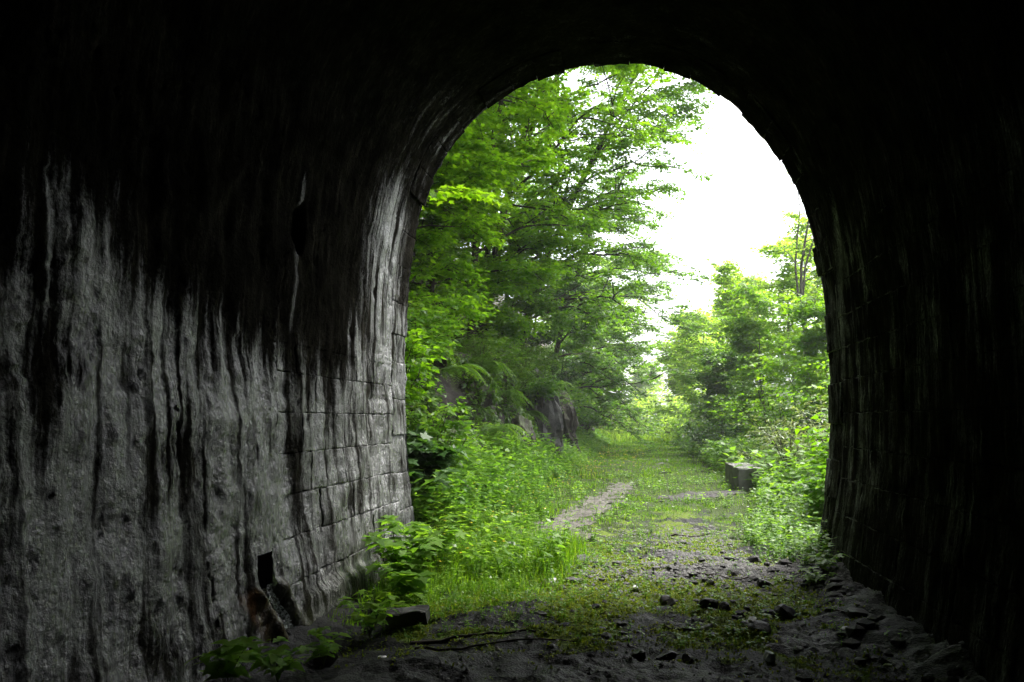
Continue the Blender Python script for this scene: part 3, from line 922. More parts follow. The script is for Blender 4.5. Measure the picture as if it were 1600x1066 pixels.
make_tree('ash_tree', 'broad tree reaching its loose upper branches out over the track', 'tree', T(-4.6, 33), 14, 0.2, (6.8, -1.0), 6.0, 36, 15,
          'ovate', 0.14, M_MAPLE, crown0=0.14, bias=(1, -.2), bias_k=0.7, group=GL, tint=0.45)
make_tree('ash_tree', 'tree with drooping fine foliage above the second rock outcrop', 'tree', T(-4.2, 40), 11.5, 0.18, (3.0, -0.5), 5.2, 30, 16,
          'ovate', 0.15, M_HERB, crown0=0.04, bias=(1, -.1), bias_k=0.6, group=GL, tint=0.55, sag=.65)
make_tree('ash_tree', 'tree hanging low over the bend where the track narrows', 'tree', T(-3.9, 50), 10, 0.18, (3.0, -0.5), 5.2, 30, 17,
          'ovate', 0.17, M_HERB, crown0=0.02, bias=(1, -.1), bias_k=0.5, group=GL, tint=0.65, sag=.7)
make_tree('ash_tree', 'hazy tree closing the left side of the far clearing', 'tree', T(-4.4, 66), 11, 0.18, (2.0, 0), 5.0, 24, 18,
          'ovate', 0.21, M_PALELEAF, crown0=0.02, bias=(1, 0), bias_k=0.4, group=GL, tint=0.5, sag=.6)
for i, (x, y, H, lb) in enumerate([(-8.6, 24, 12, 'dark trunked tree in the second row up the slope, nearest the tunnel'),
                                   (-9.5, 31, 13, 'second row tree behind the big three-stemmed maple'),
                                   (-8.5, 38, 13, 'second row tree behind the broad overhanging ash'),
                                   (-11, 44, 14, 'tallest back row tree high on the left slope'),
                                   (-8.5, 56, 13, 'back row tree beyond the low hanging ash')]):
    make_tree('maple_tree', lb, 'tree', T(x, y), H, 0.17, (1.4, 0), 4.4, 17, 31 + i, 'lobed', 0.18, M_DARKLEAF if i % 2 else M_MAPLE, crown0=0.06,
              bias=(1, -.3), bias_k=0.4, per=10, group='trees in the back row of the left slope', tint=0.5)

for i, (x, y, H, L, nb, mt, sz, lb) in enumerate([
        (-4.9, 16.8, 4.6, 2.0, 13, M_MAPLE, .12, 'small sapling on the rock edge just above the dark hollow'),
        (-6.4, 16.6, 8.5, 2.8, 16, M_MAPLE, .13, 'slim tree at the left limit of the arch view, behind the wall edge'),
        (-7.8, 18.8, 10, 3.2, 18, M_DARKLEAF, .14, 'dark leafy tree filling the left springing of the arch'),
        (-5.6, 23.0, 5.0, 2.3, 15, M_HERB, .13, 'bushy sapling under the big three-stemmed maple on its near side'),
        (-4.7, 25.2, 3.6, 2.0, 14, M_MAPLE, .12, 'low arching sapling directly above the grey outcrop'),
        (-6.9, 27.5, 5.6, 2.4, 15, M_MAPLE, .14, 'sapling in the gap between the second row and the three-stemmed maple'),
        (-4.6, 31.0, 3.8, 2.2, 14, M_HERB, .13, 'sapling draping over the rock between the outcrops'),
        (-4.5, 36.5, 5.0, 2.6, 16, M_DARKLEAF, .14, 'dark sapling past the second outcrop'),
        (-4.2, 44.5, 5.0, 2.8, 16, M_HERB, .16, 'wide low sapling leaning into the narrowing track'),
        (-6.6, 24.5, 11, 3.6, 22, M_MAPLE, .15, 'leafy tree between the dark maple and the three-stemmed maple'),
        (-7.6, 30.5, 12, 3.8, 22, M_BRIGHT, .16, 'bright leaved tree glowing behind the three-stemmed maple'),
        (-5.9, 19.8, 7.5, 2.8, 18, M_MAPLE, .13, 'half grown maple under the tall bright maple'),
        (-4.7, 24.2, 11.5, 3.2, 24, M_MAPLE, .15, 'upright maple behind the tall bright one, its top meeting the arch crown'),
        (-6.2, 34.5, 15, 4.2, 24, M_MAPLE, .17, 'high maple closing the sky between the front crowns'),
        (-10.5, 26, 13, 4.0, 18, M_MAPLE, .17, 'tall tree high on the slope seen through the front leaves'),
        (-13, 36, 14, 4.4, 17, M_DARKLEAF, .19, 'uppermost dark tree closing the slope skyline')]):
    make_tree('sapling' if H < 6 else 'maple_tree', lb, 'tree', T(x, y), H, 0.04 + .008 * H, (.14 * H, 0), L, nb, 91 + i, 'lobed' if i % 2 else 'nettle', sz, mt, crown0=0.06,
              bias=(1, -.2), bias_k=0.5, nsub=6, ntw=9, per=12, group='understorey trees of the left slope', tint=0.55)

# ---- right: light young growth, a tall bare-stemmed birch, far trees
GR = 'young trees on the right bank'
for i, (x, y, H, L, nb, lf, sz, mt, lb) in enumerate([
        (3.9, 47, 6.4, 2.7, 16, 'ovate', .15, M_PALELEAF, 'low pale green tree at the left end of the right-hand growth'),
        (5.2, 42, 8.0, 2.7, 18, 'ovate', .14, M_PALELEAF, 'rounded pale green tree whose top shows against the white sky'),
        (6.6, 37, 7.8, 2.6, 18, 'ovate', .13, M_PALELEAF, 'pale tree standing left behind the bare-stemmed birch'),
        (5.0, 34, 5.2, 2.3, 16, 'lobed', .12, M_BRIGHT, 'mid green young maple in front of the pale round tree'),
        (7.9, 33, 8.2, 2.6, 18, 'ovate', .12, M_PALELEAF, 'pale tree right of the birch beside the tunnel jamb'),
        (6.3, 27.5, 4.4, 2.2, 15, 'lobed', .12, M_BRIGHT, 'low spreading maple with dark shade beneath, behind the grey willow bush'),
        (3.9, 39, 4.0, 2.0, 14, 'ovate', .13, M_HERB, 'small blue-green sapling by the far edge of the track'),
        (3.9, 60, 8.0, 3.2, 16, 'ovate', .19, M_PALELEAF, 'faint tree where the track disappears on the right'),
        (6.5, 55, 9.5, 3.2, 16, 'ovate', .18, M_PALELEAF, 'taller faint tree rising behind the pale round tree'),
        (9.8, 46, 10, 3.4, 16, 'ovate', .18, M_PALELEAF, 'pale tree highest up the right bank'),
        (8.4, 28, 6.0, 2.4, 16, 'lobed', .13, M_PALELEAF, 'bright tree partly hidden by the right tunnel jamb')]):
    make_tree('young_tree', lb, 'tree', T(x, y), H, 0.07, (-0.3, 0), L, nb + 3, 51 + i, lf, sz * 1.3, mt, M_BARK_PALE, crown0=0.05, bias=(-.5, -1), bias_k=0.2,
              elev=1.05, nsub=6, ntw=8, per=10, sag=.3, group=GR, tint=0.65)
make_tree('birch_tree', 'tall thin birch with forked pale bare stem and sparse leaves at the top', 'tree', T(6.0, 31.5), 10.6, 0.11, (0.25, 0), 1.5, 15, 71,
          'kite', 0.09, M_PALELEAF, M_BARK_PALE, crown0=0.5, elev=0.9, per=5, nsub=3, ntw=4, tint=0.6, fork=2)
# far wood that closes the view beyond the bend
FAR = [(-3.6, 84, 9, 'pale far tree left of the bright gap at the track end'), (5.2, 84, 9, 'pale far tree right of the bright gap at the track end'),
       (8.5, 88, 11, 'far tree rising behind the right-hand pale growth'), (1.5, 108, 8, 'small far tree in the middle of the gap at the track end'),
       (-8, 104, 13, 'tall far tree behind the left end of the track'), (12, 95, 13, 'tall far tree high to the right beyond the young trees'),
       (0.8, 150, 9, 'farthest tree, only a pale haze above the track end')]
far0 = None
for i, (x, y, H, lb) in enumerate(FAR):
    if far0 is None:
        far0 = make_tree('far_tree', lb, 'tree', T(x, y), 13, 0.2, (0.5, 0), 4.8, 30, 81, 'kite', 0.38, M_PALELEAF, crown0=0.02, per=11, nsub=6, ntw=8, elev=.9, sag=.3,
                         group='far trees beyond the track', tint=0.65)
    else:
        c = copy_tree(far0)
        c.location = T(x, y)
        k = H / 13
        c.scale = (k, k, k)
        c.rotation_euler = (0, 0, i * 1.3)
        c['label'] = lb

# ------------------------------------------------------------------ shrubs, ferns, herbs
def make_shrub(name, label, cat, base, H, W, nst, seed, leaf, size, lmat, group=None, tint=0.55, per=10, arch=0.35, ntw=13, lean=(0, 0), wood=M_BARK):
    rg = np.random.default_rng(seed)
    root = empty(name, base, label, cat, group)
    st, lv = MB(), MB()
    for i in range(nst):
        az = i * 2.39996 + rg.uniform(-.4, .4)
        r = W * np.sqrt((i + .5) / nst) * rg.uniform(.8, 1.1)
        h = H * (1 - 0.45 * (r / W) ** 2) * rg.uniform(.8, 1.1)
        u = np.linspace(0, 1, 7)
        P = np.stack([np.cos(az) * r * u ** 1.3 + lean[0] * u * u, np.sin(az) * r * u ** 1.3 + lean[1] * u * u, h * (u * (1 + arch) - arch * u * u)], 1)
        P += np.stack([noise(u * 3, i * 1.7, seed=seed + k) for k in range(3)], 1) * 0.1 * H * u[:, None]
        P[0, 2] = -0.15
        tube(st, P, 0.014 * (1 - .85 * u) * H ** .5 + 0.001, 4)
        k0 = ntw
        uu = rg.uniform(0.25, 1, k0); uu[0] = 1
        tp = np.stack([np.interp(uu, u, P[:, k]) for k in range(3)], 1)
        a = rg.uniform(0, 2 * np.pi, k0)
        td = np.stack([np.cos(a), np.sin(a), rg.uniform(-.1, .7, k0)], 1) + 0.7 * np.array([np.cos(az), np.sin(az), 0])
        td = unit(td) * (W * rg.uniform(.25, .5, k0))[:, None]
        leaf_spray(lv, tp, td, size * 0.6, size, leaf, rg, tint + rg.normal(0, .1), per)
    st.obj('stems', wood, root, True)['kind'] = 'stuff'
    lv.obj('foliage', lmat, root)['kind'] = 'stuff'
    return root

def gpos(x, y, dz=0.0):
    return (x, y, float(ground_z(np.array([x]), np.array([y]))[0]) + dz)

# beside the left jamb, on and under the rock face
for a in [
    ('hazel_shrub', 'leafy green shrub pressed against the outside of the left jamb', 'shrub', (-3.35, 11.9, 1.5), 1.5, 0.65, 12, 201, 'nettle', .11, M_MAPLE, None, .6),
    ('hazel_shrub', 'shrub with glossy leaves hanging at eye level left of the dark hollow', 'shrub', (-3.75, 14.0, 2.1), 1.3, 0.75, 12, 202, 'nettle', .11, M_HERB, None, .55),
    ('coltsfoot_shrub', 'dark bushy plant with large drooping bluish leaves by the jamb foot', 'shrub', (-3.0, 11.5, 0.45), 0.95, 0.5, 10, 203, 'maple', .17, M_DARKLEAF, None, .6),
    ('elder_shrub', 'fresh green elder below the dark hollow in the rock', 'shrub', (-3.15, 13.4, 0.5), 1.5, 0.75, 14, 204, 'nettle', .11, M_HERB, None, .65),
    ('hanging_shrub', 'curtain of green twigs hanging over the rock edge above the dark hollow', 'shrub', (-4.3, 18.5, 3.2), 1.2, 1.3, 16, 205, 'nettle', .10, M_MAPLE, None, .5),
    ('hanging_shrub', 'bushy growth draping the rock edge left of the grey outcrop', 'shrub', (-4.2, 22.5, 2.7), 1.1, 1.4, 18, 206, 'ovate', .10, M_FERN, None, .55),
    ('hanging_shrub', 'green growth on the rock top between the two outcrops', 'shrub', (-3.9, 31.5, 3.0), 1.3, 1.3, 16, 207, 'ovate', .12, M_FERN, None, .55),
    ('hanging_shrub', 'dark shrub overhanging the rock past the second outcrop', 'shrub', (-3.6, 38, 2.4), 2.0, 1.7, 18, 208, 'ovate', .13, M_DARKLEAF, None, .55),
    ('hanging_shrub', 'leafy growth spilling down beside the dark hollow', 'shrub', (-3.9, 15.0, 2.6), 1.1, .9, 15, 212, 'nettle', .10, M_HERB, None, .55),
    ('hanging_shrub', 'soft green drape at the right end of the dark hollow', 'shrub', (-3.9, 21.3, 2.7), 1.0, 1.0, 15, 213, 'lance', .13, M_FERN, None, .5),
    ('hanging_shrub', 'green drape just left of the tall grey outcrop', 'shrub', (-3.7, 25.2, 2.2), 1.2, 1.3, 16, 214, 'lance', .14, M_FERN, None, .6),
    ('hanging_shrub', 'green drape down the rock just right of the tall grey outcrop', 'shrub', (-3.1, 30.6, 1.5), 1.3, 1.0, 15, 217, 'lance', .14, M_FERN, None, .5),
    ('hanging_shrub', 'leafy drape hanging low over the grey outcrop', 'shrub', (-2.95, 27.2, 2.1), .9, .8, 13, 218, 'ovate', .12, M_HERB, None, .55),
    ('hanging_shrub', 'leafy drape between the second outcrop and the dark shrub', 'shrub', (-2.9, 35.6, 1.4), 1.6, 1.2, 16, 219, 'ovate', .13, M_MAPLE, None, .5),
    ('hanging_shrub', 'ferny growth on the head of the tall grey outcrop', 'shrub', (-3.7, 28.6, 3.1), 1.0, 1.2, 15, 216, 'lance', .14, M_FERN, None, .6),
    ('edge_shrub', 'rounded dark green shrub at the foot of the slope beyond the outcrops', 'shrub', (-3.1, 42, 0.5), 2.2, 1.5, 18, 209, 'ovate', .13, M_HERB, None, .45),
    ('edge_shrub', 'dense shrub narrowing the track on the left at the bend', 'shrub', (-2.9, 50, 0.5), 2.6, 1.8, 18, 210, 'ovate', .15, M_HERB, None, .5),
    ('edge_shrub', 'farthest left shrub beside the bright clearing', 'shrub', (-3.2, 62, 0.5), 2.8, 2.0, 16, 211, 'ovate', .18, M_PALELEAF, None, .5),
    # right-hand side
    ('willow_bush', 'grey-green willow bush behind the concrete block', 'shrub', gpos(3.7, 21.6), 1.7, 1.2, 18, 221, 'lance', .12, M_GREYLEAF, None, .6),
    ('willow_bush', 'paler grey willow bush right of the concrete block', 'shrub', gpos(4.2, 18.3), 1.9, 1.2, 18, 222, 'lance', .12, M_GREYLEAF, None, .7),
    ('bramble_bush', 'bright lime bush tall against the right jamb', 'shrub', gpos(3.35, 13.9), 1.75, 0.9, 16, 223, 'nettle', .12, M_BRIGHT, None, .35),
    ('bramble_bush', 'low lime green bush in front of the willow bush', 'shrub', gpos(3.4, 15.3), 1.0, 0.7, 16, 224, 'nettle', .12, M_HERB, None, .8),
    ('bramble_bush', 'lush leafy clump covering the front right corner of the concrete block', 'shrub', gpos(2.92, 19.3), .36, .30, 12, 238, 'nettle', .12, M_HERB, None, .7),
    ('bramble_bush', 'bright low growth at the right edge of the track in front of the block', 'shrub', gpos(2.7, 16.4), .32, .42, 14, 239, 'nettle', .10, M_HERB, None, .85),
    ('bramble_bush', 'dark bramble mound close to the right jamb', 'shrub', gpos(2.75, 12.4), 0.95, 0.65, 14, 225, 'nettle', .11, M_HERB, None, .6),
    ('elder_shrub', 'leafy elder rising above the lime bush by the right jamb', 'shrub', gpos(4.3, 15.8), 2.6, 1.1, 16, 226, 'nettle', .13, M_PALELEAF, None, .6),
    ('track_shrub', 'blue-green shrub left of the concrete block at the track edge', 'shrub', gpos(3.0, 27), 1.0, 1.0, 16, 227, 'ovate', .10, M_HERB, None, .6),
    ('track_shrub', 'small dark shrub further along the right track edge', 'shrub', gpos(3.1, 33), 1.5, 1.2, 16, 228, 'ovate', .12, M_DARKLEAF, None, .7),
    ('track_shrub', 'shrub under the low pale tree on the right track edge', 'shrub', gpos(3.2, 41), 1.8, 1.4, 16, 229, 'ovate', .14, M_HERB, None, .6),
    ('track_shrub', 'pale shrub closing the track end on the right', 'shrub', gpos(2.9, 54), 2.0, 1.6, 16, 230, 'ovate', .17, M_PALELEAF, None, .6),
    ('track_shrub', 'sunlit pale shrub filling the far end of the track', 'shrub', gpos(-.6, 74), 3.6, 3.0, 22, 232, 'ovate', .24, M_PALELEAF, None, .95),  # pale tint of this shrub and the next paints sunlight into the leaves
    ('track_shrub', 'second sunlit shrub at the far end, right of the first', 'shrub', gpos(2.6, 70), 4.2, 2.6, 22, 233, 'ovate', .24, M_PALELEAF, None, .85),
    ('track_shrub', 'shrub between the low pale tree and the blue-green sapling', 'shrub', gpos(4.4, 36), 2.4, 1.8, 20, 234, 'ovate', .14, M_MAPLE, None, .5),
    ('track_shrub', 'bushy green mound behind the grey-green willow bush', 'shrub', gpos(4.6, 29), 2.4, 1.8, 20, 235, 'ovate', .13, M_MAPLE, None, .6),
    ('track_shrub', 'bushy mound at the foot of the bare-stemmed birch', 'shrub', gpos(6.4, 31), 3.0, 2.0, 20, 236, 'ovate', .13, M_HERB, None, .6),
    ('track_shrub', 'tall shrub behind the elder at the right jamb', 'shrub', gpos(6.0, 22.5), 3.0, 1.8, 20, 237, 'ovate', .13, M_MAPLE, None, .5),
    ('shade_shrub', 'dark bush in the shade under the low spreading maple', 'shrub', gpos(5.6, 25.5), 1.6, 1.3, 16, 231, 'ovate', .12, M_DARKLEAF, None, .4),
]:
    make_shrub(*a)

def make_fern(label, base, L, n, seed, az0=0.0, az_w=6.3, group='ferns on the rock face'):
    rg = np.random.default_rng(seed)
    root = empty('fern', base, label, 'fern', group)
    for i in range(n):
        az = az0 + (i / n - .5) * az_w + rg.uniform(-.15, .15)
        l = L * rg.uniform(.75, 1.1)
        u = np.linspace(0, 1, 16)
        up = rg.uniform(.55, .95)
        P = np.stack([np.cos(az) * l * u * .9, np.sin(az) * l * u * .9, l * (up * u - 1.05 * u ** 2.1)], 1)
        mb = MB()
        tube(mb, P[::3], 0.006 * (1 - .8 * u[::3]), 3, 0.3)
        Tn = unit(np.gradient(P, axis=0))
        sd = unit(np.cross(Tn, [0, 0, 1.0]))
        for s in (-1, 1):
            ln = l * 0.26 * np.sin(np.pi * np.clip(u * .9 + .08, 0, 1)) ** .8 + .01
            add_leaves(mb, P[2:], sd[2:] * s + Tn[2:] * .35 - [0, 0, .15], np.tile([0, 0, 1.0], (14, 1)) + rg.normal(0, .1, (14, 3)), ln[2:], 'lance', rg.uniform(.3, .8), 0.05, 0.15)
        mb.obj('frond', M_FERN, root)
    return root
FERNS = [(-3.5, 16.2, 2.5, 'fern drooping left of the dark hollow'), (-3.7, 21.0, 2.9, 'fern spilling over the rock left of the grey outcrop'),
         (-3.6, 23.5, 2.2, 'fern halfway down the rock left of the grey outcrop'), (-3.55, 25.5, 3.0, 'fern above the grey outcrop'),
         (-3.5, 27.6, 1.7, 'fern at mid height beside the grey outcrop'), (-3.3, 30.8, 2.7, 'fern between the two outcrops'),
         (-3.1, 33.5, 2.9, 'fern above the second outcrop'), (-3.25, 19.4, 1.3, 'low fern under the dark hollow')]
for i, (x, y, z, lb) in enumerate(FERNS):
    make_fern(lb, (x, y, z), 0.85 + .12 * (i % 3), 11, 301 + i, az0=0.0, az_w=3.6)

def herbs(mb, x, y, z, h, rg, size=0.5, kind='nettle', pairs=6, tint=0.55):
    """many upright leafy herbs: stems with opposite leaf pairs"""
    n = len(x)
    base = np.stack([x, y, z], 1)
    ln = rg.normal(0, .22, (n, 2))
    hue = np.clip(tint + rg.normal(0, .16, n), 0, 1)
    a0 = rg.uniform(0, 6.28, n)
    for k in range(pairs):
        u = (k + 1) / pairs
        c = base + np.stack([ln[:, 0] * h * u * u, ln[:, 1] * h * u * u, h * u], 1)
        for s in range(2):
            a = a0 + k * 1.57 + s * 3.14 + rg.normal(0, .3, n)
            ax = np.stack([np.cos(a), np.sin(a), rg.uniform(-.3, .45, n) + .3 * (u > .9)], 1)
            add_leaves(mb, c, ax, np.tile([0, 0, 1.0], (n, 1)) + rg.normal(0, .2, (n, 3)), size * h * (0.62 - 0.36 * abs(u - .45)) * rg.uniform(.75, 1.2, n), kind,
                       np.clip(hue + .12 * (u - .5), 0, 1))
    w = 0.006
    V = np.stack([base + [w, 0, -.03], base + [-w, 0, -.03], base + np.stack([ln[:, 0] * h, ln[:, 1] * h, h], 1)], 1)
    mb.add(V.reshape(-1, 3), np.arange(3 * n).reshape(n, 3), 0.3)

def blades(mb, x, y, z, h, w, rg, bend=0.5, tint=0.5, tv=.18):
    n = len(x)
    h = np.clip(h, .008, None)
    a = rg.uniform(0, 6.28, n); b = a + rg.normal(1.57, .5, n)
    d = np.stack([np.cos(a), np.sin(a), 0 * a], 1); s = np.stack([np.cos(b), np.sin(b), 0 * b], 1) * w[:, None] * .5
    base = np.stack([x, y, z - .01], 1)
    bd = np.abs(rg.normal(bend, .25, n))[:, None]
    mid = base + d * h[:, None] * bd * .28 + [0, 0, 1] * h[:, None] * .6
    tip = base + d * h[:, None] * bd + [0, 0, 1] * h[:, None] * np.clip(1.0 - .35 * bd, .3, 1)
    V = np.stack([base - s, base + s, mid + s * .7, mid - s * .7, tip], 1)
    t = np.repeat(np.clip(tint + rg.normal(0, tv, n), 0, 1), 5)
    k = np.arange(n)[:, None] * 5
    Vf = V.reshape(-1, 3)
    mb.add(Vf, k + np.array([[0, 1, 2, 3]]), t)
    o = mb.n - len(Vf)
    mb.P.setdefault(3, []).append(k + np.array([[3, 2, 4]]) + o)

rg = np.random.default_rng(99)
def sample(n, x0, x1, y0, y1, dens, power=1.0):
    """points with density dens(x, y); power > 1 crowds them towards y0"""
    x = rg.uniform(x0, x1, n)
    y = y0 + (y1 - y0) * rg.uniform(0, 1, n) ** power
    k = rg.uniform(0, 1, n) < dens(x, y)
    return x[k], y[k]

def bare(x, y):
    g, m_, gr, dr = ground_masks(x, y)
    pm = sstep(0.22, 0.50, np.abs(x - path_left(y)) + 0.25 * noise(x * 3, y * 3, seed=4) - 0.24 * sstep(12.9, 11.2, y)) * 1.0
    pm = np.where((y > 10.4) & (y < 21), pm, 1.0)
    dirt = sstep(0.65, 1.0, np.hypot((x - 1.35) / 1.15, (y - 18.6 - 0.9 * (x - 1.35)) / 1.15) + 0.25 * noise(x * 2, y * 2, seed=6))
    return g * (.13 + .87 * pm) * dirt

# grass on the track
gm = MB()
def tuft(x, y):
    return .45 + 1.1 * sstep(0.0, .45, noise(x * 1.3, y * 1.0, seed=182)) + .5 * noise(x * 4, y * 4, seed=184)
for n_, y0_, y1_, pw in ((42000, 8.4, 18, 1.0), (40000, 18, 62, 1.6)):
    x, y = sample(n_, -2.4, 3.3, y0_, y1_, lambda x, y: bare(x, y) * (.25 + .75 * sstep(-.35, .25, noise(x * .9, y * .7, seed=181))) * (.4 + .6 * sstep(8, 14, y)))
    blades(gm, x, y, ground_z(x, y), rg.uniform(.03, .13, len(x)) * tuft(x, y) * (.8 + .5 * sstep(11, 30, y) + .7 * sstep(-.6, -1.6, x)), rg.uniform(.006, .011, len(x)) * np.clip(y / 13, 1, 4), rg, .6,
           .55 + .25 * noise(x * .8, y * .5, seed=186))
# dry straw among it
x, y = sample(1800, -2.2, 3.2, 8.5, 26, lambda x, y: .6 * bare(x, y))
blades(gm, x, y, ground_z(x, y), rg.uniform(.05, .22, len(x)), rg.uniform(.004, .008, len(x)), rg, .9, 1.0, .02)
x, y = sample(9000, -3.5, 5, 60, 140, lambda x, y: x * 0 + 1, 1.3)
blades(gm, x, y, ground_z(x, y), rg.uniform(.3, .8, len(x)), rg.uniform(.06, .10, len(x)), rg, .5, .8)
tag(gm.obj('grass', M_GRASS), kind='stuff')
# longer grass and herbs in the corner inside the left jamb
gm = MB()
corner = lambda x, y: sstep(0.0, 0.7, (y - 7.0) * 0.5 - (x + 1.05) * 0.8 + .5 * noise(x * 1.7, y * 1.7, seed=183)) * sstep(-2.65, -2.3, x) * sstep(-.5, -.95, x)
x, y = sample(15000, -2.6, -.5, 6.9, 11.2, corner)
blades(gm, x, y, ground_z(x, y), rg.uniform(.06, .34, len(x)) * (.25 + .9 * sstep(7.2, 9.6, y - .5 * (x + 1.6))), rg.uniform(.005, .010, len(x)), rg, .6, .55)
tag(gm.obj('tall_grass', M_GRASS), kind='stuff')


# leafy undergrowth on the left bank, the right verge, the slope and the rock ledges
um = MB()
x, y = sample(2600, -3.7, -1.25, 10.5, 20, lambda x, y: sstep(.2, .5, path_left(y) + 1.5 - 1.5 - x - .38 * sstep(12.9, 11.2, y)) * sstep(-.1, .35, -x - 1.3 + .25 * noise(x * 2, y * 2, seed=185) - 0.05 * np.clip(y - 12, 0, 9)))
herbs(um, x, y, ground_z(x, y), rg.uniform(.10, .50, len(x)) * (0.5 + .6 * sstep(-1.6, -2.8, x)), rg, rg.uniform(.3, .7, len(x)))
x, y = sample(2200, -3.7, -1.0, 20, 60, lambda x, y: sstep(-.1, .5, -x - 1.5), 1.5)
herbs(um, x, y, ground_z(x, y), rg.uniform(.18, .55, len(x)) * (.8 + .6 * sstep(-1.8, -3, x)), rg, .55, pairs=5)
x, y = sample(1500, -2.5, -.8, 7.2, 11.0, lambda x, y: corner(x, y) * .8 * (.25 + .75 * sstep(-.1, .3, noise(x * 2, y * 2, seed=188))))
h_ = rg.uniform(.06, .42, len(x)) * (.35 + .8 * sstep(7.5, 9.5, y))
for k_, (kind_, sz_, pr_) in enumerate((('nettle', .5, 6), ('lance', .6, 7), ('ovate', .36, 5), ('lobed', .42, 4))):
    q_ = np.arange(len(x)) % 4 == k_
    herbs(um, x[q_], y[q_], ground_z(x[q_], y[q_]), h_[q_], rg, sz_, kind_, pr_, .7 + .06 * k_)
x, y = sample(5200, -1.8, 2.8, 10.4, 26, lambda x, y: .8 * bare(x, y) * (.15 + .85 * sstep(-.05, .3, noise(x * 1.1, y * .8, seed=189))), 1.3)
herbs(um, x, y, ground_z(x, y), rg.uniform(.04, .15, len(x)), rg, rg.uniform(.6, 1.1, len(x)), 'ovate', 3, .75)
x, y = sample(6000, -2.3, 1.9, 6.2, 11.5, lambda x, y: .06 + ground_masks(x, y)[1] * .35 + .8 * sstep(-.2, -.9, x) * sstep(6.2, 8.2, y + .8 * noise(x * 2, y * 2, seed=190)))
herbs(um, x, y, ground_z(x, y), rg.uniform(.02, .07, len(x)), rg, 1.1, 'ovate', 2, .7)
x, y = sample(3600, 1.0, 3.6, 9.3, 20, lambda x, y: sstep(0.0, .5, x - 1.50 + .4 * sstep(9.4, 12, y) * sstep(14, 12, y) - 0.10 * np.clip(y - 11, 0, 8) + .4 * noise(x * 1.5, y * 1.5, seed=187)))
herbs(um, x, y, ground_z(x, y), rg.uniform(.14, .42, len(x)) * (.55 + .3 * np.clip(x - 1.4, 0, 2)), rg, .55, tint=.75)
x, y = sample(1800, 2.0, 6.5, 18, 60, lambda x, y: sstep(0.0, .6, x - 2.2 - .5 * sstep(22, 17, y)), 1.5)
herbs(um, x, y, ground_z(x, y), rg.uniform(.3, .85, len(x)), rg, .55, pairs=5, tint=.65)
x, y = sample(2600, -13, -4.3, 11, 60, lambda x, y: 0.75 + 0 * x, 1.3)
herbs(um, x, y, hill_z(x, y), rg.uniform(.25, .8, len(x)), rg, .5, pairs=4, tint=.45)
tag(um.obj('undergrowth', M_HERB), kind='stuff')

# moss, ivy and grass on the ledges of the rock face
im = MB()
n = 12000
yv = 10.9 + 32 * rg.uniform(0, 1, n) ** 1.3; vv = rg.uniform(0, 1, n)
iy = np.clip(np.searchsorted(fy, yv), 1, len(fy) - 1); iv = np.clip((vv * 33).astype(int), 0, 32)
keep = noise(yv * .55, vv * 1.8, seed=191) + .35 * noise(yv * 2, vv * 6, seed=192) > np.where(vv > .55, -.45, -.14)
keep &= hollow[iy, iv] < .35
P = np.stack([Xg[iy, iv] + .03, fy[iy], Zg[iy, iv]], 1)[keep]
n = len(P)
ax = np.stack([rg.uniform(.2, 1, n), rg.normal(-.2, .5, n), rg.uniform(-1.1, .3, n)], 1)
for q in range(8):
    add_leaves(im, P + rg.normal(0, .07, (n, 3)), ax + rg.normal(0, .4, (n, 3)), np.tile([.5, 0, 1.0], (n, 1)) + rg.normal(0, .3, (n, 3)), rg.uniform(.06, .17, n), 'nettle' if q % 2 else 'lance', np.clip(rg.normal(.5, .2, n), 0, 1))
tag(im.obj('ledge_greenery', M_FERN), kind='stuff')

# moss cushions on the tunnel floor
mm = MB()
def mossd(x, y):
    return ground_masks(x, y)[1] * (.3 + .7 * (noise(x * 5, y * 5, seed=195) > -.05))
x, y = sample(110000, -2.2, 2.0, 5.4, 11.5, mossd)
x, y = x[:40000], y[:40000]
blades(mm, x, y, ground_z(x, y), rg.uniform(.014, .042, len(x)), rg.uniform(.010, .020, len(x)), rg, .9, .62)
tag(mm.obj('moss', M_MOSS), kind='stuff')

# flowers
def flowers(name, mat, x, y, z, h, r):
    fm, sm = MB(), MB()
    n = len(x)
    c = np.stack([x, y, z + h], 1)
    for k in range(5):
        a = k * 1.2566 + rg.uniform(0, 1, n)
        add_leaves(fm, c, np.stack([np.cos(a), np.sin(a), .35 + 0 * a], 1), np.tile([0, 0, 1.0], (n, 1)), r * rg.uniform(.8, 1.2, n), 'kite', .5)
    V = np.stack([np.stack([x + .003, y, z], 1), np.stack([x - .003, y, z], 1), c], 1)
    sm.add(V.reshape(-1, 3), np.arange(3 * n).reshape(n, 3), .5)
    root = tag(fm.obj(name, mat), kind='stuff')
    sm.obj('stalks', M_STALK, root)
fl = lambda x, y: np.exp(-((x - path_left(y) + .75) / .5) ** 2) * (.3 + .7 * (noise(x * 1.2, y * .8, seed=197) > 0))
x, y = sample(900, -3, 0, 8.6, 24, fl)
flowers('buttercups', M_YELLOW, x, y, ground_z(x, y), rg.uniform(.22, .48, len(x)), .02)
x, y = sample(420, -1.4, 0.3, 22, 40, lambda x, y: .5 * (noise(x * .8, y * .4, seed=198) > -.1))
flowers('buttercups', M_YELLOW, x, y, ground_z(x, y), rg.uniform(.25, .5, len(x)), .035)
x, y = sample(130, -3, 2.6, 13, 24, lambda x, y: .35 * bare(x, y))
flowers('daisies', M_WHITEFL, x, y, ground_z(x, y), rg.uniform(.12, .3, len(x)), .026)

